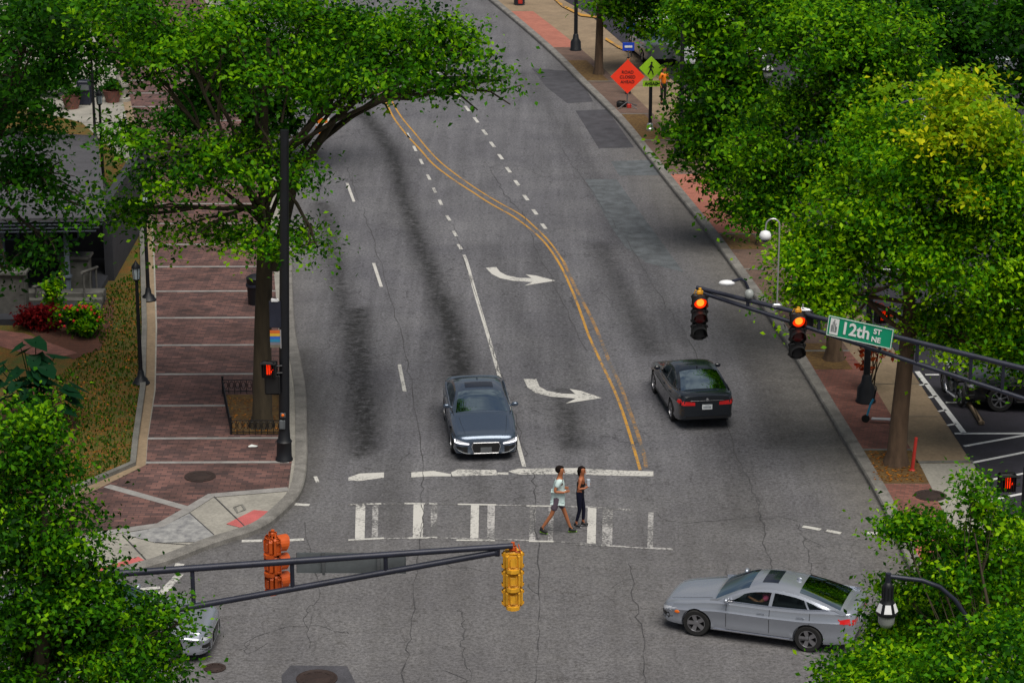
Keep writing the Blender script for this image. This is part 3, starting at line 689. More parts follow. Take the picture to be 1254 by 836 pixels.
# foreground right
b=Vector((P3(1330,800,35).x,35,SW))
tree((b.x,b.y,SW),.12,lob(38,(1200,690,66,30,1.1),(1245,650,30,24,.9),(1135,652,36,11,.6),(1100,642,22,7,.4),(1195,596,11,32,.4),(1212,625,16,18,.5),(1240,740,40,40,1.2,1),(1150,700,40,16,.7,.5),(1092,718,20,8,.5,.6),(1100,778,38,20,.8,.8),(1068,814,34,15,.7,.2),(1024,826,24,7,.5,-.5),(1110,818,70,30,1.1,-.6),(1185,822,70,30,1.2,-4),(1240,800,46,42,1.2,-4),(1130,636,18,9,.4),(1160,755,60,30,.8,1.5),(1150,725,50,26,.7,2.2),(1210,720,50,26,.8,2.2),(1130,790,60,24,.8,1.2),(1215,775,30,18,.6,-3.6),(1110,850,90,30,1.2,-2)),
     'leaf2',1450,46,.085,'bright green tree crown in the bottom right corner around the hanging lantern',16,group='near trees at the bottom of the view',spread=.20,limbs=True,lr=.22,bright=-.06)
# right main tree
b5=gz(1097,568)
def t5x(root,B):
    l=[(x-B.x,y-B.y,z-B.z,*r) for x,y,z,*r in lob(b5.y,(1190,122,52,26,1.4,-.9),(1225,165,30,34,1.1,-1.4),(1170,160,40,26,1.0,-1.6),(1085,108,10,6,.5),(1195,245,22,8,.6,-2.6),(1130,175,20,8,.6,-2))]
    leaves('yellow_foliage',root,l,150,40,.15,M['leafy'],55,spread=.34,bright=.1)
T5=tree((b5.x,b5.y,SW),.26,lob(b5.y,(1110,190,80,60,2.2),(1190,200,75,70,2.4),(1060,250,70,55,2.0),(1010,320,55,45,1.7),(1016,352,40,36,1.6),(1112,308,85,50,2.4),(1200,310,80,80,2.4),(1170,400,58,34,2.0),(1225,400,60,50,2.2),(980,365,34,20,1.0),(1260,250,50,80,2.2),(1040,396,20,14,1.0,7),(1118,408,20,14,1.0,7),(1225,440,50,26,1.6),(990,300,36,30,1.3),(1300,350,60,90,2.4)),
     'leaf2',1500,54,.128,'big bright green tree with yellow top leaves beside the brick kerb strip',21,barkm='bark_g',trunk_top=3.6,extra=t5x,bright=.12)
b6=gz(1021,440)
tree((b6.x,b6.y,SW),.24,lob(b6.y,(960,220,50,38,1.7),(930,255,38,26,1.3),(1020,178,58,44,2.0),(1060,110,70,55,2.4),(1000,130,42,36,1.6,.5),(1010,50,70,45,2.2),(1090,50,60,45,2.2),(915,175,40,30,1.5),(1110,130,60,50,2.2)),
     'leaf1',980,50,.138,'tall green tree behind the big bright one on the right pavement',22,barkm='bark_g',trunk_top=4.0,bright=.06)
b7=gz(934,300)
tree((b7.x,b7.y,SW),.2,lob(b7.y,(880,110,50,34,1.8),(860,160,42,34,1.6),(900,60,55,36,2),(845,195,22,14,.9),(930,130,45,40,1.8),(895,215,40,26,1.5),(900,255,22,10,1,),(880,15,60,34,2),(960,20,50,30,2)),
     'leaf1',560,40,.19,'mid distance tree over the right pavement beyond the pedestrian sign',23,barkm='bark_g',bright=-.03)
b8=gz(733,91)
tree((b8.x,b8.y,SW),.2,lob(b8.y,(750,5,36,16,1.5),(790,25,34,20,1.6),(770,-30,60,40,2.4),(820,4,40,22,1.8),(830,48,14,12,1.0)),
     'leaf1',300,36,.2,'farthest tree on the right pavement with a bare brown trunk',24,barkm='bark_g',trunk_top=3.4,lean=(.05,0),bright=.02)
b9=gz(872,175)
tree((b9.x,b9.y,SW),.2,lob(b9.y,(848,95,20,24,1.4),(860,35,46,30,2),(900,90,50,40,2),(842,140,16,20,1.0),(920,30,50,30,2)),
     'leaf1',300,36,.2,'tree whose crown hangs behind the lime pedestrian sign',25,barkm='bark_g',bright=-.05)
for i,(bx,by,lb,lab,n_) in enumerate([(1165,200,[(1160,20,60,30,2.4),(1200,60,50,36,2.2),(1130,60,36,34,2),(1225,20,50,34,2.2),(1180,95,50,18,1.6)],'dark tree at the top right behind the yellow leaved crown',330),
        (1262,260,[(1245,90,34,50,2),(1280,30,50,60,2.2),(1250,40,30,40,2)],'dark tree at the top right corner of the view',160),
        (1000,160,[(1010,0,60,30,2.4),(1080,-10,60,34,2.4),(950,0,50,26,2)],'distant tree showing above the right hand tree row',200)]):
    b=gz(bx,by); tree((b.x,b.y,SW),.25,lob(b.y,*lb),'leaf3',n_,36,.22,lab,40+i,barkm='bark',bright=.1,group='trees of the car park')
# shrubs
def shrub(name,px,py,lobes,leaf,n,size,label,seed,cat='shrub',spread=.15,extra=None):
    b=gz(px,py); root=empty(name,(b.x,b.y,SW),0,label,cat)
    mb=MB(); rg=random.Random(seed)
    for k in range(7):
        l=lobes[k%len(lobes)]; mb.tube([(rg.uniform(-.1,.1),rg.uniform(-.1,.1),0),(l[0]*.5,l[1]*.5,l[2]*.5),(l[0]+rg.uniform(-.2,.2),l[1],l[2])],[.025,.018,.008],5)
    mb.build('stem',M['bark'],root)
    leaves('foliage',root,lobes,n,26,size,M[leaf],seed,spread=spread)
    if extra: extra(root)
    return root
def fl(root):
    rg=random.Random(5)
    for k in range(34):
        mb=MB(); a=rg.uniform(0,6.28); r_=rg.uniform(.2,.95); mb.sphere((math.cos(a)*r_*.85,math.sin(a)*r_*.6,.25+.75*math.sqrt(max(0,1-r_*r_))+rg.uniform(0,.08)),.045,6)
        mb.build('flower',M['flower'],root)
shrub('red_leaf_plant',52,402,[(0,0,.35,.62,.5,.4),(.45,.1,.45,.4,.4,.35),(-.3,.0,.3,.4,.4,.3)],'leafr',120,.13,'crimson leaved bedding plants in the mulch bed by the porch',61,'plant')
shrub('flowering_shrub',95,412,[(0,0,.45,.78,.6,.45),(.25,.2,.6,.45,.4,.4)],'leaf2',110,.13,'green shrub dotted with red flowers in the round bed',62,'shrub',extra=fl)
shrub('tall_plant',66,385,[(0,0,.7,.2,.2,.5),(.05,0,1.1,.18,.18,.25)],'leaf2',24,.14,'small upright green plant rising behind the crimson bed',63,'plant')
# hedge rows
shrub('hedge',85,118,[(0,0,.7,1.6,.8,.7),(1.4,.2,.6,1.2,.8,.6),(-1.4,.2,.7,1.2,.8,.7)],'leaf3',150,.16,'clipped dark hedge behind the grey roof at top left',64,'hedge',spread=.25)
shrub('hedge',150,268,[(0,0,.7,.5,1.2,.9),(.1,1.5,.6,.5,1,.8),(.0,-1.2,.5,.5,.9,.6)],'leaf1',120,.15,'olive green hedge between the porch corner and left pavement',65,'hedge',spread=.22)
b=gz(45,520); root=empty('elephant_ear_plant',(b.x,b.y,SW),0,'dark green plant with huge drooping leaves on the lawn at far left','plant')
st_=MB(); lf=MB(); rg=random.Random(8)
for k in range(46):
    a=rg.uniform(0,6.28); r_=rg.uniform(.15,1.25); hz=rg.uniform(.6,2.5)*(1.1-.35*r_)
    tip=Vector((math.cos(a)*r_,math.sin(a)*r_*.8,hz)); st_.tube([(0,0,0),tip*.5+Vector((0,0,.25)),tip],[.03,.02,.012],5)
    d=Vector((math.cos(a),math.sin(a),-.5+rg.uniform(-.3,.3))).normalized(); sd=Vector((-math.sin(a),math.cos(a),0)); L=rg.uniform(.4,.65); w=L*.42
    up=d.cross(sd)*-1
    vs=[tip-d*L*.25,tip+sd*w-d*L*.35,tip+sd*w*.95+d*L*.25,tip+d*L*.9,tip-sd*w*.95+d*L*.25,tip-sd*w-d*L*.35,tip+up*.05]
    lf.add(vs,[(0,1,6),(1,2,6),(2,3,6),(3,4,6),(4,5,6),(5,0,6)])
st_.build('stem',M['leafd'],root); lf.build('leaf_mass',M['leafd'],root)

# ---------------------------------------------------------------- cars
def cint(t,tab):
    xs_=[a[0] for a in tab]; ys_=[a[1] for a in tab]
    if t<=xs_[0]: return ys_[0]
    if t>=xs_[-1]: return ys_[-1]
    for i in range(len(xs_)-1):
        if xs_[i]<=t<=xs_[i+1]:
            h=xs_[i+1]-xs_[i]; u=(t-xs_[i])/h
            def sl(j):
                if j<=0: return (ys_[1]-ys_[0])/(xs_[1]-xs_[0])
                if j>=len(xs_)-1: return (ys_[-1]-ys_[-2])/(xs_[-1]-xs_[-2])
                a=(ys_[j]-ys_[j-1])/(xs_[j]-xs_[j-1]); b=(ys_[j+1]-ys_[j])/(xs_[j+1]-xs_[j]); return 0 if a*b<0 else 2*a*b/(a+b+1e-9)
            m0,m1=sl(i)*h,sl(i+1)*h
            return (2*u**3-3*u*u+1)*ys_[i]+(u**3-2*u*u+u)*m0+(-2*u**3+3*u*u)*ys_[i+1]+(u**3-u*u)*m1
SED=dict(L=4.65,W=1.80,wb=2.70,fo=.90,r=.325,
  top=[(0,.56),(.06,.66),(.25,.74),(.7,.83),(1.2,.92),(1.5,.95),(2.4,.955),(3.4,.99),(4.1,1.05),(4.5,1.06),(4.65,1.0)],
  bot=[(0,.26),(.2,.20),(1,.19),(3.6,.19),(4.4,.24),(4.65,.34)],
  plan=[(0,.66),(.08,.80),(.25,.90),(.7,.975),(1.3,1),(3.4,1),(4.1,.97),(4.4,.91),(4.58,.83),(4.65,.74)],
  gh=[(1.20,.92),(1.5,1.08),(1.95,1.29),(2.28,1.38),(2.70,1.415),(3.15,1.39),(3.6,1.31),(4.05,1.19),(4.45,1.06)],
  ws=(1.32,2.10), roof=(2.10,3.30), rs=(3.30,4.30),
  win=[((1.66,2.02),(2.62,2.66)),((2.70,2.74),(3.55,3.45)),((3.60,3.50),(4.05,3.66))],
  sunroof=(2.36,2.74), spokes=5, seam=[1.62,2.66,3.62])
A7=dict(SED); A7.update(L=4.97,W=1.91,wb=2.92,fo=.95,r=.36,
  top=[(0,.60),(.05,.70),(.25,.78),(.8,.87),(1.3,.94),(1.6,.97),(2.6,.975),(3.6,1.0),(4.4,1.06),(4.8,1.05),(4.97,.98)],
  bot=[(0,.24),(.2,.2),(1,.19),(3.9,.19),(4.7,.26),(4.97,.36)],
  plan=[(0,.70),(.07,.84),(.22,.93),(.7,.98),(1.3,1),(3.6,1),(4.4,.97),(4.7,.91),(4.9,.84),(4.97,.76)],
  gh=[(1.42,.94),(1.75,1.12),(2.2,1.34),(2.5,1.415),(2.95,1.44),(3.4,1.41),(3.9,1.30),(4.3,1.17),(4.6,1.06)],
  ws=(1.56,2.34), roof=(2.34,3.5), rs=(3.5,4.48), win=[((1.95,2.28),(2.82,2.86)),((2.92,2.96),(3.78,3.68)),((3.84,3.74),(4.2,3.85))],
  sunroof=(2.52,2.95),spokes=10,seam=[1.78,2.88,3.85])
ALT=dict(SED); ALT.update(L=4.86,W=1.83,wb=2.78,fo=.96,r=.335,
  top=[(0,.58),(.06,.68),(.25,.76),(.8,.86),(1.3,.94),(1.6,.97),(2.6,.975),(3.6,1.02),(4.3,1.09),(4.7,1.10),(4.86,1.04)],
  bot=[(0,.26),(.2,.2),(1,.19),(3.9,.19),(4.6,.26),(4.86,.36)],
  plan=[(0,.68),(.07,.82),(.22,.92),(.7,.98),(1.3,1),(3.6,1),(4.3,.97),(4.62,.92),(4.79,.86),(4.86,.78)],
  gh=[(1.40,.94),(1.72,1.12),(2.15,1.36),(2.45,1.445),(2.9,1.475),(3.3,1.45),(3.75,1.34),(4.1,1.20),(4.42,1.08)],
  ws=(1.52,2.30), roof=(2.30,3.42), rs=(3.42,4.32), win=[((1.88,2.2),(2.72,2.76)),((2.82,2.86),(3.65,3.55)),((3.71,3.61),(4.05,3.72))],
  sunroof=(2.5,2.9),spokes=5,seam=[1.72,2.79,3.75])
SUV=dict(SED); SUV.update(L=4.70,W=1.90,wb=2.75,fo=.92,r=.37,
  top=[(0,.72),(.06,.86),(.25,.94),(.8,1.01),(1.3,1.06),(1.5,1.08),(2.6,1.09),(3.6,1.12),(4.5,1.14),(4.70,1.1)],
  bot=[(0,.32),(.2,.26),(1,.24),(3.8,.24),(4.5,.3),(4.70,.4)],
  gh=[(1.22,1.04),(1.5,1.22),(1.9,1.5),(2.2,1.60),(2.8,1.65),(3.6,1.62),(4.2,1.52),(4.5,1.30),(4.62,1.12)],
  ws=(1.36,2.02), roof=(2.02,4.15), rs=(4.15,4.58), win=[((1.6,1.95),(2.62,2.66)),((2.72,2.76),(3.5,3.5)),((3.58,3.58),(4.3,4.12))],
  plan=[(0,.70),(.08,.84),(.25,.93),(.7,.98),(1.3,1),(3.6,1),(4.3,.97),(4.55,.92),(4.66,.86),(4.70,.8)],
  sunroof=None,spokes=7,seam=[1.5,2.69,3.54])
def car(name,S,loc,rz,pm,label,group=None,glass='glass',detail=True,sunroof=True,drl=False,parts=True,platef=True,rear_plate=None):
    L,W=S['L'],S['W']; hw=W/2
    root=empty(name,loc,rz,label,'car',group)
    X=lambda t: L/2-t
    zt=lambda t: cint(t,S['top']); zb=lambda t: cint(t,S['bot']); pl=lambda t: cint(t,S['plan'])
    zg=lambda t: cint(t,S['gh'])
    # lower body
    ts=sorted(set([0,.03,.07,.13,.2,.3,.42]+[L*i/30 for i in range(1,30)]+[L-.3,L-.2,L-.12,L-.06,L-.025,L]))
    def ring(t):
        w=hw*pl(t); b=zb(t); T=zt(t); h=T-b; dw=hw*.055
        half=[(0,b),(w*.80,b),(w*.94,b+.03),(w*.975,b+.12),(w*.955,b+.22*h+.05),(w*.970,b+.50*h),(w*.999,b+.69*h),(w*.962,b+.75*h),(w*.935,T-.045),(w*.88,T-.012),(w*.72,T+.006),(w*.4,T+.022),(0,T+.028)]
        return half
    vs=[];fs=[]
    K=13; N=2*K-2
    for t in ts:
        h=ring(t); full=h+[(-y,z) for y,z in h[-2:0:-1]]
        vs+= [(X(t),y,z) for y,z in full]
    for i in range(len(ts)-1):
        for k in range(N):
            q=(k+1)%N; fs.append((i*N+k,(i+1)*N+k,(i+1)*N+q,i*N+q))
    fs.append(tuple(range(N))); fs.append(tuple((len(ts)-1)*N+k for k in range(N-1,-1,-1)))
    me=bpy.data.meshes.new('tmp'); me.from_pydata(vs,[],fs); me.update()
    tmp=bpy.data.objects.new('tmp',me); COL.objects.link(tmp)
    bm=bmesh.new(); bm.from_mesh(me); bmesh.ops.recalc_face_normals(bm,faces=bm.faces); bm.to_mesh(me); bm.free()
    axles=[S['fo'],S['fo']+S['wb']]; r=S['r']; ra=r*1.13
    cut=MB()
    for ax in axles:
        for s in (-1,1): cut.lathe([(ra,-.16),(ra,.16)],(X(ax),s*(hw-.08),r),36,0,Matrix.Rotation(math.pi/2,4,'X'))
    co=cut.build('cut',M['int'])
    md=tmp.modifiers.new('b','BOOLEAN'); md.operation='DIFFERENCE'; md.object=co; md.solver='EXACT'
    dg=bpy.context.evaluated_depsgraph_get(); ev=tmp.evaluated_get(dg); m2=bpy.data.meshes.new_from_object(ev)
    bpy.data.objects.remove(tmp); bpy.data.objects.remove(co)
    bm=bmesh.new(); bm.from_mesh(m2)
    # greenhouse surfaces
    beltz=lambda t: zt(t)-.03
    zmax=max(z for _,z in S['gh'])
    def yw(z,t):
        b=zt(t); f=(z-b)/(zmax-b+1e-6); end=1-.05*max(0,(S['gh'][0][0]+.6-t)/.6)-.06*max(0,(t-(S['gh'][-1][0]-.8))/.8)
        return hw*(.905-.235*max(-.2,f))*end
    def edgez(t): return max(zt(t)-.02, zg(t)-.055)
    def TOP(t,q,off=0):
        ez=edgez(t); y=q*yw(ez,t); z=zg(t)-(zg(t)-ez)*abs(q)**5 - .035*abs(q)**2+.01
        return Vector((X(t),y,z+off))
    def TOPo(t,q,off):   # offset along profile normal
        e=.02; a=TOP(t-e,q); b=TOP(t+e,q); d=(b-a).normalized(); n=Vector((0,1,0)).cross(d); 
        if n.z<0: n=-n
        return TOP(t,q)+n*off
    def SIDE(t,z,s,off=0): 
        e=.02; ez=edgez(t)-.025
        return Vector((X(t),s*(yw(z,t)+off),z))
    gb=MB(); g0,g1=S['gh'][0][0],S['gh'][-1][0]
    ztop=lambda t: TOP(t,1).z
    r0,r1=S['roof']
    gb.patch(lambda u,v: TOP(r0+(r1-r0)*u,-1+2*v),14,14)
    for a,b in ((g0,r0),(r1,g1)):
        for lo,hi in ((-1,-.87),(.87,1)): gb.patch(lambda u,v: TOP(a+(b-a)*u,lo+(hi-lo)*v),10,3)
    gb.patch(lambda u,v: TOP(g0+(S['ws'][0]-g0)*u,-1+2*v),2,10); gb.patch(lambda u,v: TOP(S['rs'][1]+(g1-S['rs'][1])*u,-1+2*v),2,10)
    wl=lambda t: zt(t)+.035
    def wu(t): return max(wl(t)+.0, ztop(t)-.055)
    wins=S['win']; tA=g0;
    for s in (-1,1):
        gb.patch(lambda u,v: SIDE(g0+(g1-g0)*u, (beltz(g0+(g1-g0)*u)-.02)*(1-v)+min(wl(g0+(g1-g0)*u),ztop(g0+(g1-g0)*u))*v,s),24,1)
        gb.patch(lambda u,v: (lambda t: SIDE(t,wu(t) if v<.5 else max(ztop(t),wl(t)),s) if v<.5 else TOP(t,s))(g0+(g1-g0)*u),24,1)
        edges=[((g0,g0),wins[0][0])]+[(wins[i][1],wins[i+1][0]) for i in range(len(wins)-1)]+[(wins[-1][1],(g1,g1))]
        for (a0,a1),(b0,b1) in edges:
            nn=8 if a0 in(g0,) or b0==g1 else 1
            def f(u,v):
                ta=a0+(a1-a0)*v; tb_=b0+(b1-b0)*v; t=ta+(tb_-ta)*u; z=wl(t)+(wu(t)-wl(t))*v; return SIDE(t,z,s)
            gb.patch(f,nn,3)
    mtmp=bpy.data.meshes.new('t'); mtmp.from_pydata([tuple(v) for v in gb.v],[],gb.f)
    bm.from_mesh(mtmp)
    bm.normal_update()
    for f in bm.faces:
        c=f.calc_center_median()
        for ax in axles:
            dd=math.hypot(c.x-X(ax),c.z-r)
            if dd<ra+.004 and abs(c.y)>hw-.30 and not (abs(abs(c.y)-hw)<.10 and abs(f.normal.y)>.7 and dd<ra-.02): f.material_index=1
        if f.normal.z<-.7 and c.z<.4: f.material_index=1
    for e in bm.edges:
        if len(e.link_faces)==2 and e.link_faces[0].material_index!=e.link_faces[1].material_index: e.smooth=False
    bm.to_mesh(m2); bm.free()
    m2.name='body'; m2.materials.clear(); m2.materials.append(M[pm]); m2.materials.append(M['int'])
    m2.shade_smooth(); m2.set_sharp_from_angle(angle=R(38))
    body=bpy.data.objects.new('body',m2); link(body,root)
    # glass
    g=M[glass]
    w0,w1=S['ws']; mb=MB(); mb.patch(lambda u,v: TOPo(w0+(w1-w0)*u,-.885+1.77*v,.006),10,12); mb.build('windshield',g,root,smooth=60)
    w0,w1=S['rs']; mb=MB(); mb.patch(lambda u,v: TOPo(w0+(w1-w0)*u,-.87+1.74*v,.006),10,12); mb.build('rear_window',g,root,smooth=60)
    for s in (-1,1):
        for (a0,a1),(b0,b1) in wins:
            mb=MB()
            def f(u,v):
                ta=a0+(a1-a0)*v; tb_=b0+(b1-b0)*v; t=ta+(tb_-ta)*u; z=wl(t)+(wu(t)-wl(t))*v; return SIDE(t,z-.0,s,.004)
            mb.patch(f,8,4); mb.build('side_window',g,root,smooth=60)
        if detail:
            mb=MB(); tl=[wins[0][0][0]+(wins[-1][1][0]-wins[0][0][0])*i/20 for i in range(21)]
            mb.tube([SIDE(t,wl(t)-.004,s,.012) for t in tl],.010,5)
            mb.build('window_trim',M['chrome'] if pm in('p_silver','p_blue') else M['scr'],root)
    # interior
    mb=MB()
    ta,tb_=S['ws'][0]+.1,S['rs'][1]-.1
    mb.patch(lambda u,v:(X(ta+(tb_-ta)*u),(-1+2*v)*hw*.80,zt(ta+(tb_-ta)*u)+.034),8,1)
    for y in (-.38,.38): 
        mb.box((X(S['roof'][0]+.62),y,1.06),(.14,.46,.40),bev=.05,ry=-.2); mb.box((X(S['roof'][0]+.70),y,1.27 if S is not SUV else 1.4),(.09,.22,.16),bev=.03)
    mb.box((X(S['rs'][0]+.02),0,1.04),(.16,1.15,.24),bev=.05)
    mb.build('seats',M['int'],root)
    mb=MB(); sw=Vector((X(S['ws'][0]+.72),.38,1.05)); mb.tube([sw+Vector((-.06*math.sin(a),.18*math.cos(a),.17*math.sin(a))) for a in [i*math.pi/8 for i in range(17)]],.014,5,cap=False); mb.build('steering_wheel',M['scr'],root)
    if sunroof and S['sunroof']:
        s0,s1=S['sunroof']; mb=MB(); mb.patch(lambda u,v: TOPo(s0+(s1-s0)*u,-.60+1.2*v,.005),4,8); mb.build('sunroof',M['win'],root,smooth=60)
    # wheels
    for ax in axles:
        for s in (-1,1):
            wr=bpy.data.objects.new('wheel',None); link(wr,root); wr.location=(X(ax),s*(hw-.125),r)
            Mx=Matrix.Rotation(-s*math.pi/2,4,'X')
            mb=MB(); mb.lathe([(r*.66,-.10),(r*.93,-.105),(r,-.07),(r,.07),(r*.93,.105),(r*.66,.10),(r*.66,-.10)],(0,0,0),32,0,Mx); mb.build('tyre',M['tyre'],wr,smooth=50)
            mb=MB(); mb.lathe([(r*.67,-.09),(r*.67,.098),(r*.62,.10),(r*.60,.05),(r*.60,.02)],(0,0,0),32,0,Mx)
            n=S['spokes']
            for k in range(n):
                a=2*math.pi*k/n
                T=Mx@Matrix.Rotation(a,4,'Z')
                wd=.10 if n<=5 else .045
                q=[(r*.10,-wd/2*.8,.075),(r*.10,wd/2*.8,.075),(r*.63,wd/2*1.1,.088),(r*.63,-wd/2*1.1,.088)]
                q2_=[(x,y,z-.03) for x,y,z in q]
                mb.add([T@Vector(p) for p in q+q2_],[(0,3,2,1),(0,1,5,4),(2,3,7,6),(1,2,6,5),(3,0,4,7)])
            mb.lathe([(r*.18,.03),(r*.18,.085),(r*.12,.092),(.001,.092)],(0,0,0),16,0,Mx)
            mb.build('rim',M['rim'],wr,smooth=40)
            mb=MB(); mb.lathe([(r*.6,.03),(.001,.03)],(0,0,0),24,0,Mx); mb.build('brake_disc',M['int'],wr)
    if not parts: return root
    # surface point on lower body side: fraction of height
    def BS(t,f,s,off=.004):
        h=ring(t); b=zb(t); T=zt(t); z=b+f*(T-b); ys_=sorted([(p[1],p[0]) for p in h[2:10]])
        y=float(np.interp(z,[a for a,_ in ys_],[c for _,c in ys_])); return Vector((X(t),s*(y+off),z))
    # seams
    for s in (-1,1):
        mb=MB()
        for t in S['seam']:
            P=[BS(t-.02*(1-f)*2 if False else t,f,s,.003) for f in [.14+.80*i/8 for i in range(9)]]
            for a,b in zip(P[:-1],P[1:]): mb.add([a+Vector((.006,0,0)),a-Vector((.006,0,0)),b-Vector((.006,0,0)),b+Vector((.006,0,0))],[(0,1,2,3)])
        a,b=S['seam'][0],S['seam'][-1]
        P=[BS(a+(b-a)*i/12,.13,s,.003) for i in range(13)]
        for p,q in zip(P[:-1],P[1:]): mb.add([p,q,q+Vector((0,0,.012)),p+Vector((0,0,.012))],[(0,1,2,3)])
        mb.build('door_seam',M['scr'],root)
    for s in (-1,1):
        mb=MB()
        a,b=S['fo']+ra+.06,S['fo']+S['wb']-ra-.06
        P=[BS(a+(b-a)*i/14,.10,s,.012) for i in range(15)]; mb.tube(P,.022,6)
        mb.build('sill_trim',M['chrome'] if pm=='p_silver' else M['scr'],root)
    for s in (-1,1):
        for t in (S['seam'][1]-.20,S['seam'][2]-.22):
            mb=MB(); p=BS(t,.80,s,.022); mb.box(p,(.19,.022,.026),bev=.008); mb.build('door_handle',M[pm],root)
        mb=MB(); t=wins[0][0][0]-.02; p=SIDE(t,wl(t)+.06,s,.17); mb.sphere(p,.1,12,0,(.62,1.05,.68)); mb.tube([SIDE(t+.02,wl(t)+.01,s,-.01),p],.025,6)
        mo=mb.build('mirror',M[pm if pm!='p_dark' else 'p_black'],root,smooth=60)
        gm=MB(); gm.lathe([(.075,0),(.001,.001)],(p.x-.064,p.y,p.z),12,0,Matrix.Rotation(-math.pi/2,4,'Y')@Matrix.Diagonal((.62,1,1,1))); gm.build('mirror_glass',M['win'],mo)
        # lamps: patches hugging the lower body
    def lamp(nm,m,t0,t1,f0,f1,s,slope=0,off=.008,q0=None):
        # wraps round the corner: side portion
        mb=MB(); mb.patch(lambda u,v: BS(t0+(t1-t0)*u, (f0+slope*u)+(f1-f0)*(1-.45*u)*v, s,off),8,4); return mb.build(nm,m,root,smooth=60)
    fr=[]
    # front face pieces (placed on face x = nose plane following plan)
    def FP(y,z,off=.006,front=True):
        # find t where half width == |y| at height z
        lo,hi=0,.6
        for _ in range(24):
            mid=(lo+hi)/2; tt=mid if front else L-mid
            h=ring(tt); ys_=sorted([(p[1],p[0]) for p in h[1:]])
            inside = (z<=h[-1][1]) and (abs(y)<=float(np.interp(z,[a for a,_ in ys_],[c for _,c in ys_])))
            if inside: hi=mid
            else: lo=mid
        tt=hi if front else L-hi
        return Vector((X(tt)+(off if front else -off),y,z))
    def face(nm,m,pts_fn,nu,nv,front=True,parent=root):
        mb=MB(); mb.patch(lambda u,v: FP(*pts_fn(u,v),front=front),nu,nv); return mb.build(nm,m,parent,smooth=50)
    zn=zt(0); bn=zb(0)
    fz=lambda f: bn+(zn-bn)*f
    # headlights : from y=.48hw to .9hw, wrap
    for s in (-1,1):
        h=face('headlight',M['head'],lambda u,v:(s*hw*(.50+.40*u),fz(.80)+.035*u+(.04+.07*u)*v),8,3)
        if drl:
            mb=MB(); P=[FP(s*hw*(.50+.40*u),fz(.80)+.035*u+.012,.02) for u in [i/7 for i in range(8)]]; P+= [FP(s*hw*.90,fz(.80)+.10,.02)]
            mb.tube(P,.017,6); mb.build('running_light',M['drl'],h)
        if S is SED:
            face('bumper_intake',M['scr'],lambda u,v:(s*hw*(.30+.42*u),fz(.42)+.10*v),5,2)
            mb=MB(); p=BS(.42,.60,s,.01); mb.sphere(p,.05,8,0,(1.3,.25,.8)); mb.build('turn_signal',M['amber'],root)
        face('bumper_intake',M['scr'],lambda u,v:(s*hw*(.54+.32*u),fz(.10)+.04*u+.19*v*(1-.25*u)),5,2)
        if detail:
            mb=MB(); mb.tube([FP(s*hw*(.46+.42*u),fz(.05)+.13*u*u,.012) for u in [i/6 for i in range(7)]],.012,5); mb.build('bumper_trim',M['grey'],root)
        tz0,tz1=(.80,.95)
        rb,rt=zb(L),zt(L)
        face('taillight',M['tail'],lambda u,v:(s*hw*(.40+.50*u),rb+(rt-rb)*(.62+.02*u)+(.10+.04*u)*v),8,3,front=False)
        mb=MB(); mb.patch(lambda u,v: BS(L-.10-.22*u,.66+.03*u+(.17-.07*u)*v,s,.008),4,3); mb.build('taillight',M['tail'],root,smooth=60)
    gr=face('grille',M['scr'],lambda u,v:(hw*(-.42+.84*u)*(1-.12*abs(1-v)),fz(.06)+(fz(.92)-fz(.06))*v),8,6)
    mb=MB(); P=[FP(hw*a*.9,fz(z_),.014) for a,z_ in ((-.42,.92),(-.47,.6),(-.40,.06),(.40,.06),(.47,.6),(.42,.92),(-.42,.92))]; mb.tube(P,.010,5)
    mb.build('grille_frame',M['silver'],gr)
    if platef: 
        mb=MB(); mb.box(FP(0,fz(.33),.02),(.01,.31,.16)); mb.build('licence_plate',M['grey'],root)
    rb,rt=zb(L),zt(L)
    lp=MB(); lp.box(FP(0,rb+(rt-rb)*.55,.018,False),(.012,.31,.155),bev=.004); lpo=lp.build('licence_plate',M['plate'],root)
    lt=MB(); c=FP(0,rb+(rt-rb)*.55,.026,False)
    for k in range(6): lt.box(c+Vector((0,-.10+.04*k,-.005)),(.003,.022,.055))
    for k in range(3): lt.box(c+Vector((0,-.04+.04*k,.055)),(.003,.03,.012))
    lt.build('plate_text',M['trim'],lpo)
    mb=MB(); mb.patch(lambda u,v: FP(hw*(-.70+1.4*u),rb+.02+.07*v,.01,False),8,1); mb.build('rear_valance',M['scr'],root)
    mb=MB(); c=FP(0,rt-.09,.012,False); mb.lathe([(.05,0),(.045,.008),(.001,.01)],c,16,0,Matrix.Rotation(-math.pi/2,4,'Y')); mb.build('badge',M['chrome'],root)
    mb=MB(); mb.tube([FP(hw*(-.55+1.1*i/8),rt-.115 if True else 0,.010,False) for i in range(9)],.008,5); mb.build('trunk_trim',M['chrome'] if S is not SED else M['scr'],root)
    # hood lines
    for s in (-1,1):
        mb=MB(); mb.tube([Vector((X(t),s*hw*pl(t)*(.62+.10*(t/1.4)),zt(t)+.010)) for t in [.2+.13*i for i in range(9)]],.004,4)
        mb.build('hood_crease',M['scr'] if pm!='p_dark' else M['int'],root)
    mb=MB(); mb.sphere(TOPo(S['roof'][1]-.15,0,.03),.05,8,0,(1.4,.4,.7)); mb.build('antenna',M[pm],root,smooth=60)
    return root

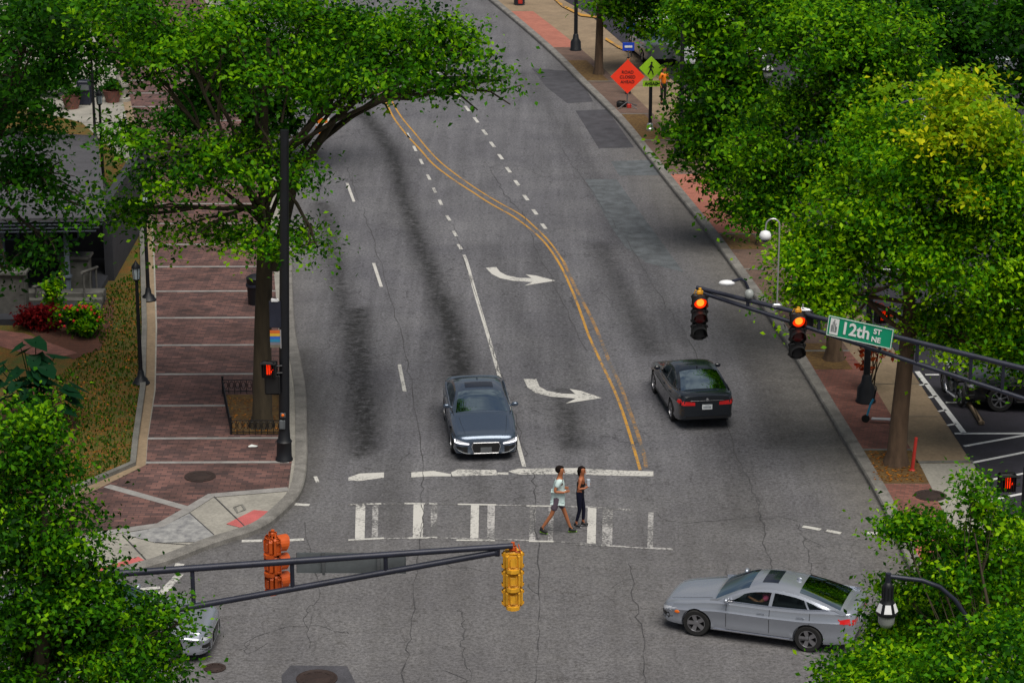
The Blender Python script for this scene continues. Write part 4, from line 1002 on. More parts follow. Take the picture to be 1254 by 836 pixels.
a=G(596,568); b=G(639,560)-G(605,440); hd=math.atan2(b.y,b.x)
ctr=a-Vector((math.cos(hd),math.sin(hd),0))*(A7['L']/2)
car('sedan_car',A7,(ctr.x,ctr.y,.008),hd,'p_blue','slate blue sedan with lit headlights waiting behind the stop line',drl=True,glass='glass_l',platef=True).scale=(.93,.98,.97)
a=G(867,530); hd=math.atan2(math.cos(R(8)),-math.sin(R(8)))
ctr=a+Vector((math.cos(hd),math.sin(hd),0))*(ALT['L']/2)
car('sedan_car',ALT,(ctr.x,ctr.y,.008),hd,'p_dark','dark graphite sedan seen from behind driving up the right lane',sunroof=False,glass='glass_l').scale=(.92,.95,.97)
f_=G(852,777); r_=G(990,797); d=(f_-r_); hd=math.atan2(d.y,d.x); S=SED
n=Vector((math.cos(hd+math.pi/2),math.sin(hd+math.pi/2),0)); n=-n if n.y<0 else n
mid=(f_+r_)/2+n*(S['W']/2-.1); off=(S['L']/2-(S['fo']+S['wb']/2))
ctr=mid-Vector((math.cos(hd),math.sin(hd),0))*off
civ=car('sedan_car',SED,(ctr.x,ctr.y,.008),hd,'p_silver','silver sedan turning through the junction with its driver in pink',glass='glass_s'); civ.scale=(.97,1,.97)
CIV=(ctr,hd)
a=G(258,815); hd=R(-4); ctr=a-Vector((math.cos(hd),math.sin(hd),0))*(A7['L']/2)+Vector((0,.9,0))
car('sedan_car',A7,(ctr.x,ctr.y,.008),hd,'p_silver','silver grey sedan nosing out from under the bottom left tree')
# lot cars
a=G(1190,508,SW); hd=R(174); ctr=a+Vector((SUV['L']/2,1.0,0))
car('parked_car',SUV,(ctr.x,ctr.y,SW+.01),hd,'p_black','black suv parked nose to the wheel stop in the car park','cars in the car park')
for px,py,hd,pm,S_,lab in [(880,78,R(20),'p_white',SED,'white car parked behind the far end of the tree row'),(835,40,R(200),'p_white',ALT,'white car at the farthest end of the car park'),(1195,35,R(15),'p_white',SED,'white car glimpsed through the dark trees at top right'),(1215,88,R(190),'p_grey',ALT,'grey car below the white one through the top right trees'),(800,70,R(100),'p_grey',SED,'pale grey car parked behind the blue sign'),(1240,420,R(172),'p_black',ALT,'black sedan beyond the black suv in the car park'),(905,150,R(15),'p_white',SED,'white car parked behind the mid distance tree')]:
    c=G(px,py,SW); car('parked_car',S_,(c.x,c.y,SW+.01),hd,pm,lab,'cars in the car park',detail=False,parts=(py>400))
# wheel stop
a=G(1187,497,SW);b=G(1202,521,SW); mb=MB(); v=b-a
for i in range(1): mb.box((0,0,.065),(v.length,.17,.13),bev=.03)
o=mb.build('wheel_stop',M['tan']); o.location=((a+b)/2).xy.to_3d()+Vector((0,0,SW+.008)); o.rotation_euler=(0,0,math.atan2(v.y,v.x)); tag(o,'tan concrete wheel stop on the stall line before the black suv','wheel stop')
# motorcycle
c=G(1166,488,SW); root=empty('motorcycle',(c.x,c.y,SW+.006),R(100),'dark motorcycle with silver pipes parked in the stall beside the kerb walk','motorcycle')
for x in (-.68,.68):
    w=bpy.data.objects.new('wheel',None); link(w,root); w.location=(x,0,.31)
    mb=MB(); mb.tube([(.27*math.cos(t),0,.27*math.sin(t)) for t in [i*math.pi/12 for i in range(25)]],.045,7); mb.build('tyre',M['tyre'],w)
    mb=MB(); 
    for k in range(8): mb.tube([(0,0,0),(.24*math.cos(k*math.pi/4),0,.24*math.sin(k*math.pi/4))],.008,4)
    mb.build('rim',M['rim'],w)
mb=MB(); mb.sphere((.18,0,.78),.24,12,0,(1.15,.6,.6)); mb.build('fuel_tank',M['p_black'],root,smooth=60)
mb=MB(); mb.box((-.35,0,.74),(.62,.26,.09),bev=.03); mb.build('saddle',M['blk'],root)
mb=MB(); mb.box((0,0,.42),(.42,.26,.34),bev=.05); mb.tube([(.68,.09,.31),(.45,.09,.95)],.025,6); mb.tube([(.68,-.09,.31),(.45,-.09,.95)],.025,6); mb.tube([(-.68,0,.31),(-.1,0,.36)],.03,6); mb.build('frame',M['grey'],root)
mb=MB(); mb.tube([(.45,-.36,1.02),(.45,-.1,.98),(.45,.1,.98),(.45,.36,1.02)],.018,6); mb.build('handlebar',M['chrome'],root)
mb=MB(); mb.tube([(.2,-.16,.4),(.0,-.18,.26),(-.85,-.2,.34)],[.03,.035,.05],8); mb.tube([(.2,.16,.4),(.0,.18,.26),(-.85,.2,.34)],[.03,.035,.05],8); mb.build('exhaust',M['chrome'],root)
mb=MB(); mb.sphere((.62,0,.88),.09,10); mb.build('headlight',M['head'],root)

# ---------------------------------------------------------------- signals, arms, lamps
def signal(name,loc,rz,body,label,lit=None,group=None,back=True,sc_=1.0,bodyp=None,hang=.35):
    # loc: top of the hanging bracket; faces local -Y
    root=empty(name,loc,rz,label,'traffic light',group); root.scale=(sc_,)*3
    z0=-hang
    mb=MB(); mb.tube([(0,0,.02),(0,0,z0)],.035,8); mb.box((0,0,z0+.04),(.14,.12,.10),bev=.02); mb.tube([(-.1,0,-.02),(-.14,.05,-.16),(-.05,.05,z0)],.012,5); mb.build('bracket',M['org'] if bodyp!='black' else M['yel'],root)
    mb=MB(); sec=.36
    for k in range(3):
        zc=z0-sec*(k+.5); mb.box((0,0,zc),(.36,.15,sec-.012),bev=.03); mb.box((0,.10,zc),(.27,.09,sec-.07),bev=.04); mb.box((.19,.0,zc+.11),(.03,.10,.05),bev=.008); mb.box((.19,0,zc-.11),(.03,.10,.05),bev=.008); mb.box((-.19,.0,zc+.11),(.03,.08,.05),bev=.008); mb.box((-.19,0,zc-.11),(.03,.08,.05),bev=.008)
        mb.box((0,.155,zc),(.12,.03,.16),bev=.012)
        mb.tube([(0,.06,zc-sec/2+.04),(0,.06,zc-sec/2-.03)],.13,10)
    mb.build('housing',M[body],root)
    for k in range(3):
        zc=z0-sec*(k+.5); lm=M['red_lit'] if lit==k else (M['red_off'] if k==1 and lit==0 else M['blk'])
        mb=MB(); mb.lathe([(.15,0),(.13,.02),(.08,.035),(.001,.04)],(0,-.078,zc),20,0,Matrix.Rotation(math.pi/2,4,'X')); ln=mb.build('lens',lm,root,smooth=60)
        if lit==k:
            mb=MB(); mb.lathe([(.09,0),(.05,.012),(.001,.015)],(0,-.115,zc+.0),16,0,Matrix.Rotation(math.pi/2,4,'X')); mb.build('lamp_core',M['red_core'],ln)
        mb=MB(); n_=14; vs=[];fs=[]
        for i in range(n_+1):
            t=R(-35)+R(250)*i/n_; x=.165*math.cos(t); z=.165*math.sin(t)
            dp=.10+.13*max(0,math.sin(t)*.5+.5)
            vs+=[(x,-.075,zc+z),(x,-.075-dp,zc+z-.02)]
            if i<n_: fs.append((2*i,2*i+2,2*i+3,2*i+1))
        mb.add(vs,fs); mb.build('visor',M[body if body in('org','yel') else 'blk'],root)
    return root
def truss(name,label,A,Bt,Bl,pole_xy,pole_h,r_top=.06,r_low=.05,meet=None,ver=[],cat='signal gantry'):
    """A tip point, Bt top chord end, Bl lower chord end, meet lower chord start"""
    root=empty(name,(pole_xy[0],pole_xy[1],0),0,label,cat); O=Vector((pole_xy[0],pole_xy[1],0))
    mb=MB(); mb.tube([A-O,A.lerp(Bt,.33)-O,A.lerp(Bt,.66)-O,Bt-O],[r_top*.85,r_top,r_top*1.05,r_top*1.15],10); mb.build('top_chord',M['navy'],root,smooth=50)
    mb=MB(); mb.tube([meet-O,meet.lerp(Bl,.5)-O,Bl-O],[r_low,r_low,r_low*1.1],10); mb.build('lower_chord',M['navy'],root,smooth=50)
    for t in ver:
        p=A.lerp(Bt,t); tt=((p-meet).dot((Bl-meet)))/((Bl-meet).dot(Bl-meet))
        dx=(p.x-meet.x)/(Bl.x-meet.x); q=meet.lerp(Bl,dx); mb=MB(); mb.tube([p-O,q-O],.04,8); mb.build('strut',M['navy'],root)
    mb=MB(); mb.box((A+(meet-A)*.95)-O,(.10,.12,.14),bev=.02); mb.build('end_fitting',M['navy'],root)
    mb=MB(); mb.tube([(0,0,0),(0,0,.25),(0,0,.3),(0,0,pole_h)],[.24,.24,.17,.12],14); mb.box((0,0,.03),(.6,.6,.06),bev=.01); mb.build('pole',M['navy'],root,smooth=40)
    return root
# foreground arm (left)
Yf=42.0
A=P3(628,668,Yf); Bt=P3(-70,717,Yf-.6); Bl=P3(-70,797,Yf-.6); meet=P3(608,676,Yf)
truss('signal_gantry','long dark truss arm across the bottom left carrying the yellow signal',A,Bt,Bl,(Bt.x,Bt.y),Bt.z+.4,.062,.058,meet,[.225,.39,.565])
signal('traffic_light',A+Vector((0,.05,.03)),R(183),'yel','yellow traffic light seen from behind at the tip of the near arm',None,'traffic lights on the arms',hang=.14)
p=P3(334,656,Yf+.35); signal('traffic_light',p+Vector((0,0,.1)),R(128),'org','orange traffic light turned sideways behind the near arm',None,'traffic lights on the arms',hang=.1)
# sign back
c=P3(430,689,Yf+.22); root=empty('street_sign',c,R(-1),'grey back of a street name sign fixed behind the near arm','sign')
w_=135/ (F/45.3); mb=MB(); mb.box((0,0,0),(w_,.025,.40),bev=.01); mb.build('panel',M['greyp'],root); mb=MB(); mb.box((-.5,-.03,0),(.05,.04,.44)); mb.box((.5,-.03,0),(.05,.04,.44)); mb.build('bracket',M['grey'],root)
# right arm
A=P3(853,352,56.2); Bt=P3(1330,470,51.8); Bl=P3(1330,513,51.8); meet=P3(862,359,56.1)
truss('signal_gantry','dark curved truss arm from the right holding two red lights and the green sign',A,Bt,Bl,(Bt.x,Bt.y),Bt.z+.6,.058,.052,meet,[.14,.33,.49,.585,.72,.80])
def onarm(px):
    t=(px-853)/(1330-853); return A.lerp(Bt,t)
q=onarm(857)+Vector((0,-.12,0)); signal('traffic_light',q+Vector((0,0,.02)),R(4),'blk','red lit traffic light hanging at the tip of the right hand arm',0,'traffic lights on the arms',bodyp='black',hang=.12)
q=onarm(983)+Vector((0,-.16,.16)); signal('traffic_light',q,R(4),'blk','red lit traffic light next to the green street sign',0,'traffic lights on the arms',bodyp='black',hang=.10)
# name sign
cs=P3(1052,404,54.1); dirv=(onarm(1093)-onarm(1010)).normalized()
root=empty('street_sign',cs+Vector((0,-.15,0)),0,'green street name sign reading 12th ST NE on the right arm','sign')
mw=83/ (F/(54.1*cP+(H-cs.z)*sP)); ang=-math.atan2(17,83); 
root.rotation_euler=(0,R(6),math.atan2(dirv.y,dirv.x)*.8)
mb=MB(); mb.box((0,0,0),(mw,.03,.48),bev=.012); mb.build('panel',M['green'],root)
mb=MB(); 
for z in (-.225,.225): mb.box((0,-.018,z),(mw-.03,.006,.014))
for x in (-mw/2+.02,mw/2-.02): mb.box((x,-.018,0),(.014,.006,.44))
mb.build('border',M['txt'],root)
def text(s,size,loc,parent,m,name='lettering',bold=.0,rot=(math.pi/2,0,0),sx=1.0):
    cu=bpy.data.curves.new(name,'FONT'); cu.body=s; cu.size=size; cu.extrude=.003; cu.offset=bold; cu.align_x='CENTER'; cu.align_y='CENTER'
    o=bpy.data.objects.new('t',cu); COL.objects.link(o); dg=bpy.context.evaluated_depsgraph_get(); me=bpy.data.meshes.new_from_object(o.evaluated_get(dg)); bpy.data.objects.remove(o)
    me.name=name; me.materials.clear(); me.materials.append(m); o=bpy.data.objects.new(name,me); link(o,parent); o.location=loc; o.rotation_euler=rot; o.scale=(sx,1,1); return o
text('12th',.40,(-.10,-.020,0),root,M['txt'],bold=.010,sx=.92); text('ST',.17,(.40,-.020,.09),root,M['txt'],bold=.005); text('NE',.17,(.39,-.020,-.10),root,M['txt'],bold=.005)
mb=MB(); mb.box((-mw/2+.17,-.019,0),(.20,.006,.38)); em=mb.build('emblem',M['txt'],root)
mb=MB()
for i,(x,h) in enumerate(((-.06,.16),(-.035,.24),(-.005,.30),(.03,.22),(.055,.14))): mb.box((-mw/2+.17+x,-.024,-.13+h/2),(.018,.004,h))
mb.build('skyline',M['greyp'],em)
# camera things on the arm
q=onarm(957)+Vector((0,0,.05)); root=empty('dome_camera',q,0,'white dome camera on a hooked white pole standing on the right arm','camera')
top=P3(957,276,q.y); s=F/(q.y*cP+(H-top.z)*sP); ht=(top-q).z
mb=MB(); pts=[(0,0,-.05),(0,0,ht)]+[(-.155+.155*math.cos(t),0,ht+.155*math.sin(t)) for t in [i*math.pi/10 for i in range(1,10)]]+[(-.31,0,ht),(-.32,0,ht-.13)]
mb.tube(pts,.018,8); mb.build('pole',M['silver'],root,smooth=60)
mb=MB(); mb.lathe([(.03,.10),(.10,.07),(.135,.0),(.135,-.06),(.10,-.10)],(-.32,0,ht-.22),18); mb.build('housing',M['wht'],root,smooth=50)
mb=MB(); mb.lathe([(.10,0),(.08,-.05),(.001,-.09)],(-.32,0,ht-.32),16); mb.build('dome',M['win'],root,smooth=60)
mb=MB(); mb.box((0,0,0),(.22,.14,.09),bev=.02); mb.build('clamp',M['silver'],root)
q=onarm(921)+Vector((0,0,.02)); root=empty('bracket_lamp',q,0,'small silver lamp head on a bent bracket above the right arm','lamp')
mb=MB(); mb.tube([(0,0,0),(0,0,.22),(-.10,0,.44),(-.2,0,.5),(-.40,0,.44)],.034,7); mb.build('arm',M['navy'],root)
mb=MB(); mb.sphere((-.52,0,.40),.16,14,0,(1.2,.7,.42)); mb.build('lamp_head',M['wht'],root,smooth=60)
mb=MB(); mb.sphere((0,-.02,.14),.11,14,0,(1,1,1.1)); mb.build('globe',M['clear'],root,smooth=60)
q=onarm(990)+Vector((0,.05,.10)); root=empty('detector_antenna',q,0,'silver three pronged detector above the signal by the green sign','detector')
mb=MB(); mb.tube([(0,0,-.08),(0,0,.12)],.02,6); mb.tube([(-.16,0,-.02),(0,0,.03),(.16,0,-.01)],.018,6); mb.box((.05,0,-.03),(.3,.08,.04),bev=.01); mb.build('prongs',M['silver'],root)
mb=MB(); mb.box((.1,0,-.25),(.3,.2,.4),bev=.03); mb.build('box',M['blk'],root)
# big pole on the left corner
c=gz(348,563); root=empty('signal_pole',c,0,'tall black signal pole at the left corner with push button and red hand','signal pole')
root.rotation_euler=(0,R(1.6),0)
mb=MB(); mb.tube([(0,0,.3),(0,0,9.2)],[.15,.115],14); mb.build('pole',M['black'],root,smooth=50)
mb=MB(); mb.lathe([(.24,0),(.24,.06),(.21,.10),(.20,.5),(.22,.55),(.17,.62),(.15,.9)],n=16); mb.build('base',M['black'],root,smooth=50)
mb=MB(); mb.box((-.04,-.17,1.08),(.16,.08,.26),bev=.02); mb.box((-.02,-.18,1.35),(.14,.06,.14),bev=.02); mb.build('button_box',M['greyp'],root)
mb=MB(); mb.lathe([(.045,0),(.03,.02),(.001,.025)],(-.02,-.212,1.36),12,0,Matrix.Rotation(math.pi/2,4,'X')); mb.build('push_button',M['amber'],root)
for z_,h_,nm in ((2.0,.0,'x'),):
    pass
def ped_signal(loc,rz,label,parent_pole=True):
    r_=empty('pedestrian_signal',loc,rz,label,'pedestrian signal','pedestrian signals')
    mb=MB(); mb.box((0,0,0),(.42,.22,.44),bev=.03); mb.build('housing',M['blk'],r_)
    mb=MB()
    for k in range(-3,4): mb.box((k*.055,-.15,0),(.006,.1,.40))
    mb.box((0,-.16,.20),(.42,.14,.012)); mb.build('visor',M['blk'],r_)
    mb=MB(); mb.box((0,-.115,-.04),(.13,.01,.15),bev=.004)
    for k,(x,h) in enumerate(((-.05,.12),(-.017,.15),(.017,.15),(.05,.12))): mb.box((x,-.115,.035+h/2),(.026,.01,h),bev=.003)
    mb.box((.085,-.115,-.02),(.026,.01,.12),ry=.6,bev=.003); mb.build('hand_symbol',M['red_lit'],r_)
    mb=MB(); mb.tube([(.2,0,.1),(.34,.05,.1)],.025,6); mb.tube([(.2,0,-.1),(.34,.05,-.1)],.025,6); mb.build('bracket',M['black'],r_)
    return r_
pc=c+Vector((0,0,0))
ped_signal(P3(330,452,c.y-.15),R(-8),'red hand pedestrian signal on the tall black pole at the left corner')
mbq=P3(334,470,c.y-.1); r_=empty('control_box',mbq,0,'black control box below the pedestrian signal on the left pole','box'); mb=MB(); mb.box((0,0,0),(.42,.25,.55),bev=.03); mb.build('cabinet',M['blk'],r_)
for py,hh,nm,m in ((385,.75,'dark_panel','navy'),):
    q=P3(337,py,c.y-.1); r_=empty('banner_sign',q,0,'dark narrow panel above the rainbow striped sign on the left pole','sign'); mb=MB(); mb.box((0,0,0),(.32,.04,hh),bev=.01); mb.build('panel',M[m],r_); mb=MB(); mb.box((.0,-.02,hh/2+.03),(.2,.06,.10),bev=.02); mb.build('cap',M['wht'],r_)
q=P3(337,415,c.y-.12); r_=empty('banner_sign',q,0,'small sign with rainbow stripes on the tall left pole','sign')
for k,cc in enumerate([(.55,.12,.02),(.6,.38,.03),(.03,.12,.5),(.02,.2,.35),(.16,.16,.2),(.15,.13,.1)]):
    mb=MB(); mb.box((0,-.004*(k%2),.2-.08*k),(.27,.03,.078)); mb.build('stripe',mat('stripe_colour',cc,.6),r_)
mb=MB(); mb.box((.15,0,0),(.03,.05,.52)); mb.build('frame',M['silver'],r_)
# lamp posts (left, pedestrian)
def lamp_post(px,py,h,label,base_slab=True,sc_=1):
    c=gz(px,py); root=empty('lamp_post',c,0,label,'lamp post','black lamp posts along the left pavement')
    mb=MB(); mb.lathe([(.26,0),(.26,.05),(.22,.08),(.20,.16),(.11,.24),(.09,.4),(.07,.45)],n=14); mb.build('base',M['black'],root,smooth=50)
    mb=MB(); mb.tube([(0,0,.4),(0,0,h-.52)],[.065,.048],10); mb.lathe([(.05,0),(.09,.03),(.10,.06)],(0,0,h-.56),12); mb.build('pole',M['black'],root,smooth=50)
    mb=MB(); mb.lathe([(.095,0),(.115,.30),(.105,.34)],(0,0,h-.49),14); mb.build('lantern_glass',M['lamp_glass'],root)
    mb=MB()
    for k in range(6):
        a=k*math.pi/3; mb.tube([(.10*math.cos(a),.10*math.sin(a),h-.5),(.122*math.cos(a),.122*math.sin(a),h-.15)],.010,5)
    mb.lathe([(.14,0),(.13,.06),(.07,.13),(.03,.19),(.005,.24)],(0,0,h-.16),14); mb.build('lantern_cage',M['black'],root,smooth=40)
    return root
lamp_post(173,470,3.75,'lamp post on the lawn edge nearest the street corner')
lamp_post(182,368,3.75,'middle lamp post along the left pavement edge, under the branches')
lamp_post(127,232,3.9,'lamp post beside the low grey roof at left')
lamp_post(117,176,4.1,'farthest lamp post, rising behind the low grey roof')
# pendant street lamps
def pend(loc,h,label,arm=1.32,rz=0,base=True):
    root=empty('street_lamp',loc,rz,label,'street lamp','black street lamps with hanging lanterns')
    mb=MB(); mb.tube([(0,0,.5),(0,0,h-1.0)],[.10,.07],12); mb.build('pole',M['black'],root,smooth=50)
    if base:
        mb=MB(); mb.lathe([(.30,0),(.30,.06),(.27,.1),(.26,.45),(.16,.6),(.13,.8),(.10,.85)],n=12); mb.build('base',M['black'],root,smooth=40)
    pts=[(0,0,h-1.05),(-.02,0,h-.95)]
    for i in range(1,10):
        t=i/9*math.pi/2; pts.append((-arm*(1-math.cos(t))*1.0, 0, h-.95+.95*math.sin(t)))
    mb=MB(); mb.tube([(0,0,h-1.1),(-.02,0,h-.9),(-.10,0,h-.65),(-.27,0,h-.40),(-.52,0,h-.18),(-.80,0,h-.07),(-arm,0,h)],.038,9); mb.tube([(-arm,0,h+.05),(-arm,0,h-.12)],.045,8); mb.build('arm',M['navy'],root,smooth=60)
    z=h-.12; mb=MB(); mb.lathe([(.04,.02),(.06,0),(.08,-.05),(.08,-.26),(.10,-.30),(.165,-.46),(.17,-.50),(.16,-.52)],(-arm,0,z),18)
    for k in range(8):
        a=k*math.pi/4; mb.box((-arm+.083*math.cos(a),.083*math.sin(a),z-.15),(.02,.014,.2),rz=a)
    mb.build('lantern_hood',M['black'],root,smooth=40)
    mb=MB()
    for k in range(6):
        a=k*math.pi/3+.5
        p=[Vector((-arm+rr*math.cos(a+da),rr*math.sin(a+da),z+zz)) for rr,zz,da in ((.127,-.32,-.33),(.127,-.32,.33),(.175,-.455,.36),(.175,-.455,-.36))]; mb.add(p,[(0,1,2,3)])
    mb.build('window_pane',M['wht'],root)
    mb=MB(); mb.lathe([(.135,0),(.128,-.13),(.09,-.20),(.03,-.22)],(-arm,0,z-.52),18); mb.build('diffuser',M['clear'],root,smooth=60)
    return root
tl=P3(1088,705,36.0); pend((tl.x+1.32,36.0,0),tl.z,'near street lamp with hanging lantern among the bottom right leaves')
for px,py,h,lab in ((705,62,9.2,'farthest black street lamp post beside pink paving at the top'),(833,192,9.2,'black street lamp post right of the lime pedestrian sign'),(1060,492,9.0,'black street lamp post with a red hand signal by the parked scooter')):
    pend(gz(px,py),h,lab,rz=R(180) if px==1060 else 0)
b=gz(988,392); tl=P3(941,68,b.y); pend((tl.x+1.32,b.y,SW),tl.z,'street lamp whose white lantern shows against the tree row')
ped_signal(P3(1080,386,gz(1060,492).y-.3),R(12),'red hand pedestrian signal above the green street sign')
q=P3(1233,590,55.6); ped_signal(q,R(5),'red hand pedestrian signal above the bottom right tree')
r_=empty('signal_pole',(q.x+.45,q.y+.1,SW),0,'short black pedestrian signal post behind the bottom right tree','signal pole'); mb=MB(); mb.tube([(0,0,.2),(0,0,q.z-SW+.35)],.06,10); mb.build('pole',M['black'],r_); mb=MB(); mb.lathe([(.2,0),(.2,.15),(.08,.25)]); mb.build('base',M['black'],r_)
# signs
c=gz(796,160); root=empty('pedestrian_sign',c,0,'lime diamond pedestrian sign with AHEAD plate on a black post','sign'); zs=P3(799,83,c.y).z-SW; s=F/(c.y*cP+(H-zs)*sP)
mb=MB(); mb.tube([(0,0,.1),(0,0,zs+.4)],.075,10); mb.build('post',M['black'],root); mb=MB(); mb.lathe([(.17,0),(.17,.10),(.13,.14),(.14,.26),(.09,.34)],n=12); mb.build('base',M['silver'],root,smooth=40)
hd_=14.5/s*1.02
mb=MB(); r2=hd_*1.0; mb.add([(0,-.10,zs-r2),(r2,-.10,zs),(0,-.10,zs+r2),(-r2,-.10,zs),(0,-.08,zs-r2),(r2,-.08,zs),(0,-.08,zs+r2),(-r2,-.08,zs)],[(0,1,2,3),(7,6,5,4),(0,4,5,1),(1,5,6,2),(2,6,7,3),(3,7,4,0)]); pn=mb.build('diamond_panel',M['lime'],root)
mb=MB(); z=zs; mb.sphere((.02,-.108,z+.23),.045,8,0,(1,.15,1))
for P_,w in (([(0.01,-.108,z+.17),(-.02,-.108,z-.02)],.045),([(.01,-.108,z+.14),(.10,-.108,z+.02)],.02),([(0,-.108,z+.14),(-.10,-.108,z+.03)],.02),([(-.02,-.108,z-.02),(.06,-.108,z-.14),(.09,-.108,z-.27)],.025),([(-.02,-.108,z-.02),(-.07,-.108,z-.15),(-.13,-.108,z-.26)],.025)): mb.tube(P_,w,6)
mb.build('walking_figure',M['blk'],pn)
mb=MB(); mb.box((.02,-.09,zs-r2-.16),(.74,.02,.26),bev=.01); ap=mb.build('ahead_plate',M['lime'],root); text('AHEAD',.20,(.02,-.105,zs-r2-.16),ap,M['blk'],bold=.006,sx=.85)
c=gz(768,132); root=empty('construction_sign',c,0,'orange red diamond work sign on a low stand reading ROAD CLOSED AHEAD','sign'); zs=P3(772,94,c.y).z-SW; s=F/(c.y*cP+(H-zs)*sP); r2=21/s
mb=MB(); mb.add([(0,-.02,zs-r2),(r2,-.02,zs),(0,-.02,zs+r2),(-r2,-.02,zs),(0,.02,zs-r2),(r2,.02,zs),(0,.02,zs+r2),(-r2,.02,zs)],[(0,1,2,3),(7,6,5,4),(0,4,5,1),(1,5,6,2),(2,6,7,3),(3,7,4,0)]); dp_=mb.build('diamond_panel',M['diamond'],root)
for tx,zz,sz in (('ROAD',.20,.19),('CLOSED',-.02,.19),('AHEAD',-.24,.19)): text(tx,sz,(0,-.028,zs+zz),dp_,M['blk'],bold=.002)
mb=MB(); mb.tube([(0,.05,.1),(0,.05,zs)],.03,6)
for a in (.7,2.4,3.9,5.5): mb.tube([(0,.05,.25),(math.cos(a)*.6,math.sin(a)*.6,.02)],.02,6)
mb.build('stand',M['grey'],root)
mb=MB(); mb.box((-.25,.1,.15),(.45,.3,.28),bev=.08); mb.build('sandbag',M['blk'],root); mb=MB(); mb.box((.08,-.1,.1),(.2,.2,.2),bev=.03); mb.build('weight_block',M['redpost'],root)
c=gz(769,98); root=empty('blue_sign',c,0,'small blue sign on a post above the orange diamond','sign'); zs=P3(769,57,c.y).z-SW
mb=MB(); mb.tube([(0,0,0),(0,0,zs+.2)],.03,8); mb.build('post',M['grey'],root)
mb=MB(); mb.box((0,-.05,zs),(.56,.03,.40),bev=.01); bp=mb.build('panel',M['blue'],root); mb=MB(); mb.box((0,-.07,zs),(.36,.01,.10)); mb.build('white_mark',M['txt'],bp)
c=gz(773,70); root=empty('blue_sign',c,0,'second small blue sign higher up under the branches','sign'); zs=P3(772,33,c.y).z-SW
mb=MB(); mb.tube([(0,0,0),(0,0,zs+.2)],.03,8); mb.build('post',M['grey'],root)
mb=MB(); mb.box((0,-.05,zs),(.5,.03,.32),bev=.01); mb.build('panel',M['blue'],root)
# banner sign at top left, newspaper box, statue
c=gz(277,150); root=empty('banner_sign',c,0,'yellow white and blue upright banner glimpsed through the left tree','sign'); zs=P3(277,88,c.y).z-SW
mb=MB(); mb.tube([(.06,0,0),(.06,0,zs+.7)],.03,8); mb.build('post',M['black'],root)
for (x,z,w,h,m) in ((-.12,.35,.2,.4,'yel'),(-.08,-.2,.2,.8,'txt'),(.14,.0,.2,.9,'blue')): mb=MB(); mb.box((x,-.04,zs+z),(w,.02,h)); mb.build('panel',M[m],root)
for (px,py,m,cc,lab,nm) in ((104,128,'navy',(.6,.5,1.1),'dark kiosk box standing by the brick planter at top left','kiosk_box'),):
    c=gz(px,py); root=empty(nm,c,0,lab,'kiosk'); mb=MB(); mb.box((0,0,cc[2]/2),cc,bev=.05); mb.build('cabinet',M[m],root); mb=MB(); mb.box((.05,-.26,cc[2]*.75),(.4,.03,.25)); mb.build('window',M['greyp'],root)
for x,y,lab in ((88,133,'rust brown planter left of the dark kiosk box'),(138,125,'rust brown planter right of the dark kiosk box')):
    c=gz(x,y); root=empty('planter',c,0,lab,'planter'); mb=MB(); mb.lathe([(.30,0),(.42,.5),(.44,.55),(.38,.55),(.36,.45)],n=16); mb.build('pot',M['mulch'] if False else M['brick_r'],root); leaves('foliage',root,[(0,0,.75,.4,.4,.25)],14,20,.14,M['leaf3'],int(x),spread=.12)
c=gz(152,124); root=empty('statue',c,0,'small white sculpture at the edge of the far left walk','statue')
mb=MB(); mb.lathe([(.3,0),(.3,.15),(.2,.2),(.15,.4),(.25,.6),(.22,.8)],n=12); mb.tube([(-.05,0,.8),(-.2,0,1.0),(-.25,0,1.25),(-.1,0,1.35)],[.16,.12,.09,.06],8); mb.build('figure',M['conc'],root,smooth=60)
# barrel on road
c=G(394,162); root=empty('traffic_barrel',c,0,'orange and white barrel at the road edge behind the branches','barrel')
mb=MB(); mb.lathe([(.33,0),(.33,.06),(.28,.08),(.27,.3),(.25,.95),(.18,1.0)],n=18); mb.build('drum',M['barrel'],root,smooth=40)
mb=MB(); mb.lathe([(.272,.68),(.266,.82)],n=18); mb.lathe([(.282,.30),(.279,.44)],n=18); mb.build('reflective_band',M['conewh'],root)
c=gz(636,6); root=empty('litter_bin',c,0,'dark blue bin standing at the top edge beside the pink paving','bin'); mb=MB(); mb.lathe([(.30,0),(.32,1.0),(.34,1.05),(.2,1.2)],n=16); mb.build('drum',M['navy'],root,smooth=40)
mb=MB(); mb.box((.05,-.31,.25),(.25,.06,.3),bev=.02); mb.build('label_patch',M['redpost'],root)
c=gz(1117,576); root=empty('marker_post',c,0,'leaning red marker post beside the brown trunk','post'); root.rotation_euler=(0,R(4),0); mb=MB(); mb.tube([(0,0,0),(0,0,.95)],[.05,.045],8); mb.lathe([(.10,0),(.06,.05)],n=10); mb.build('post',M['redpost'],root)
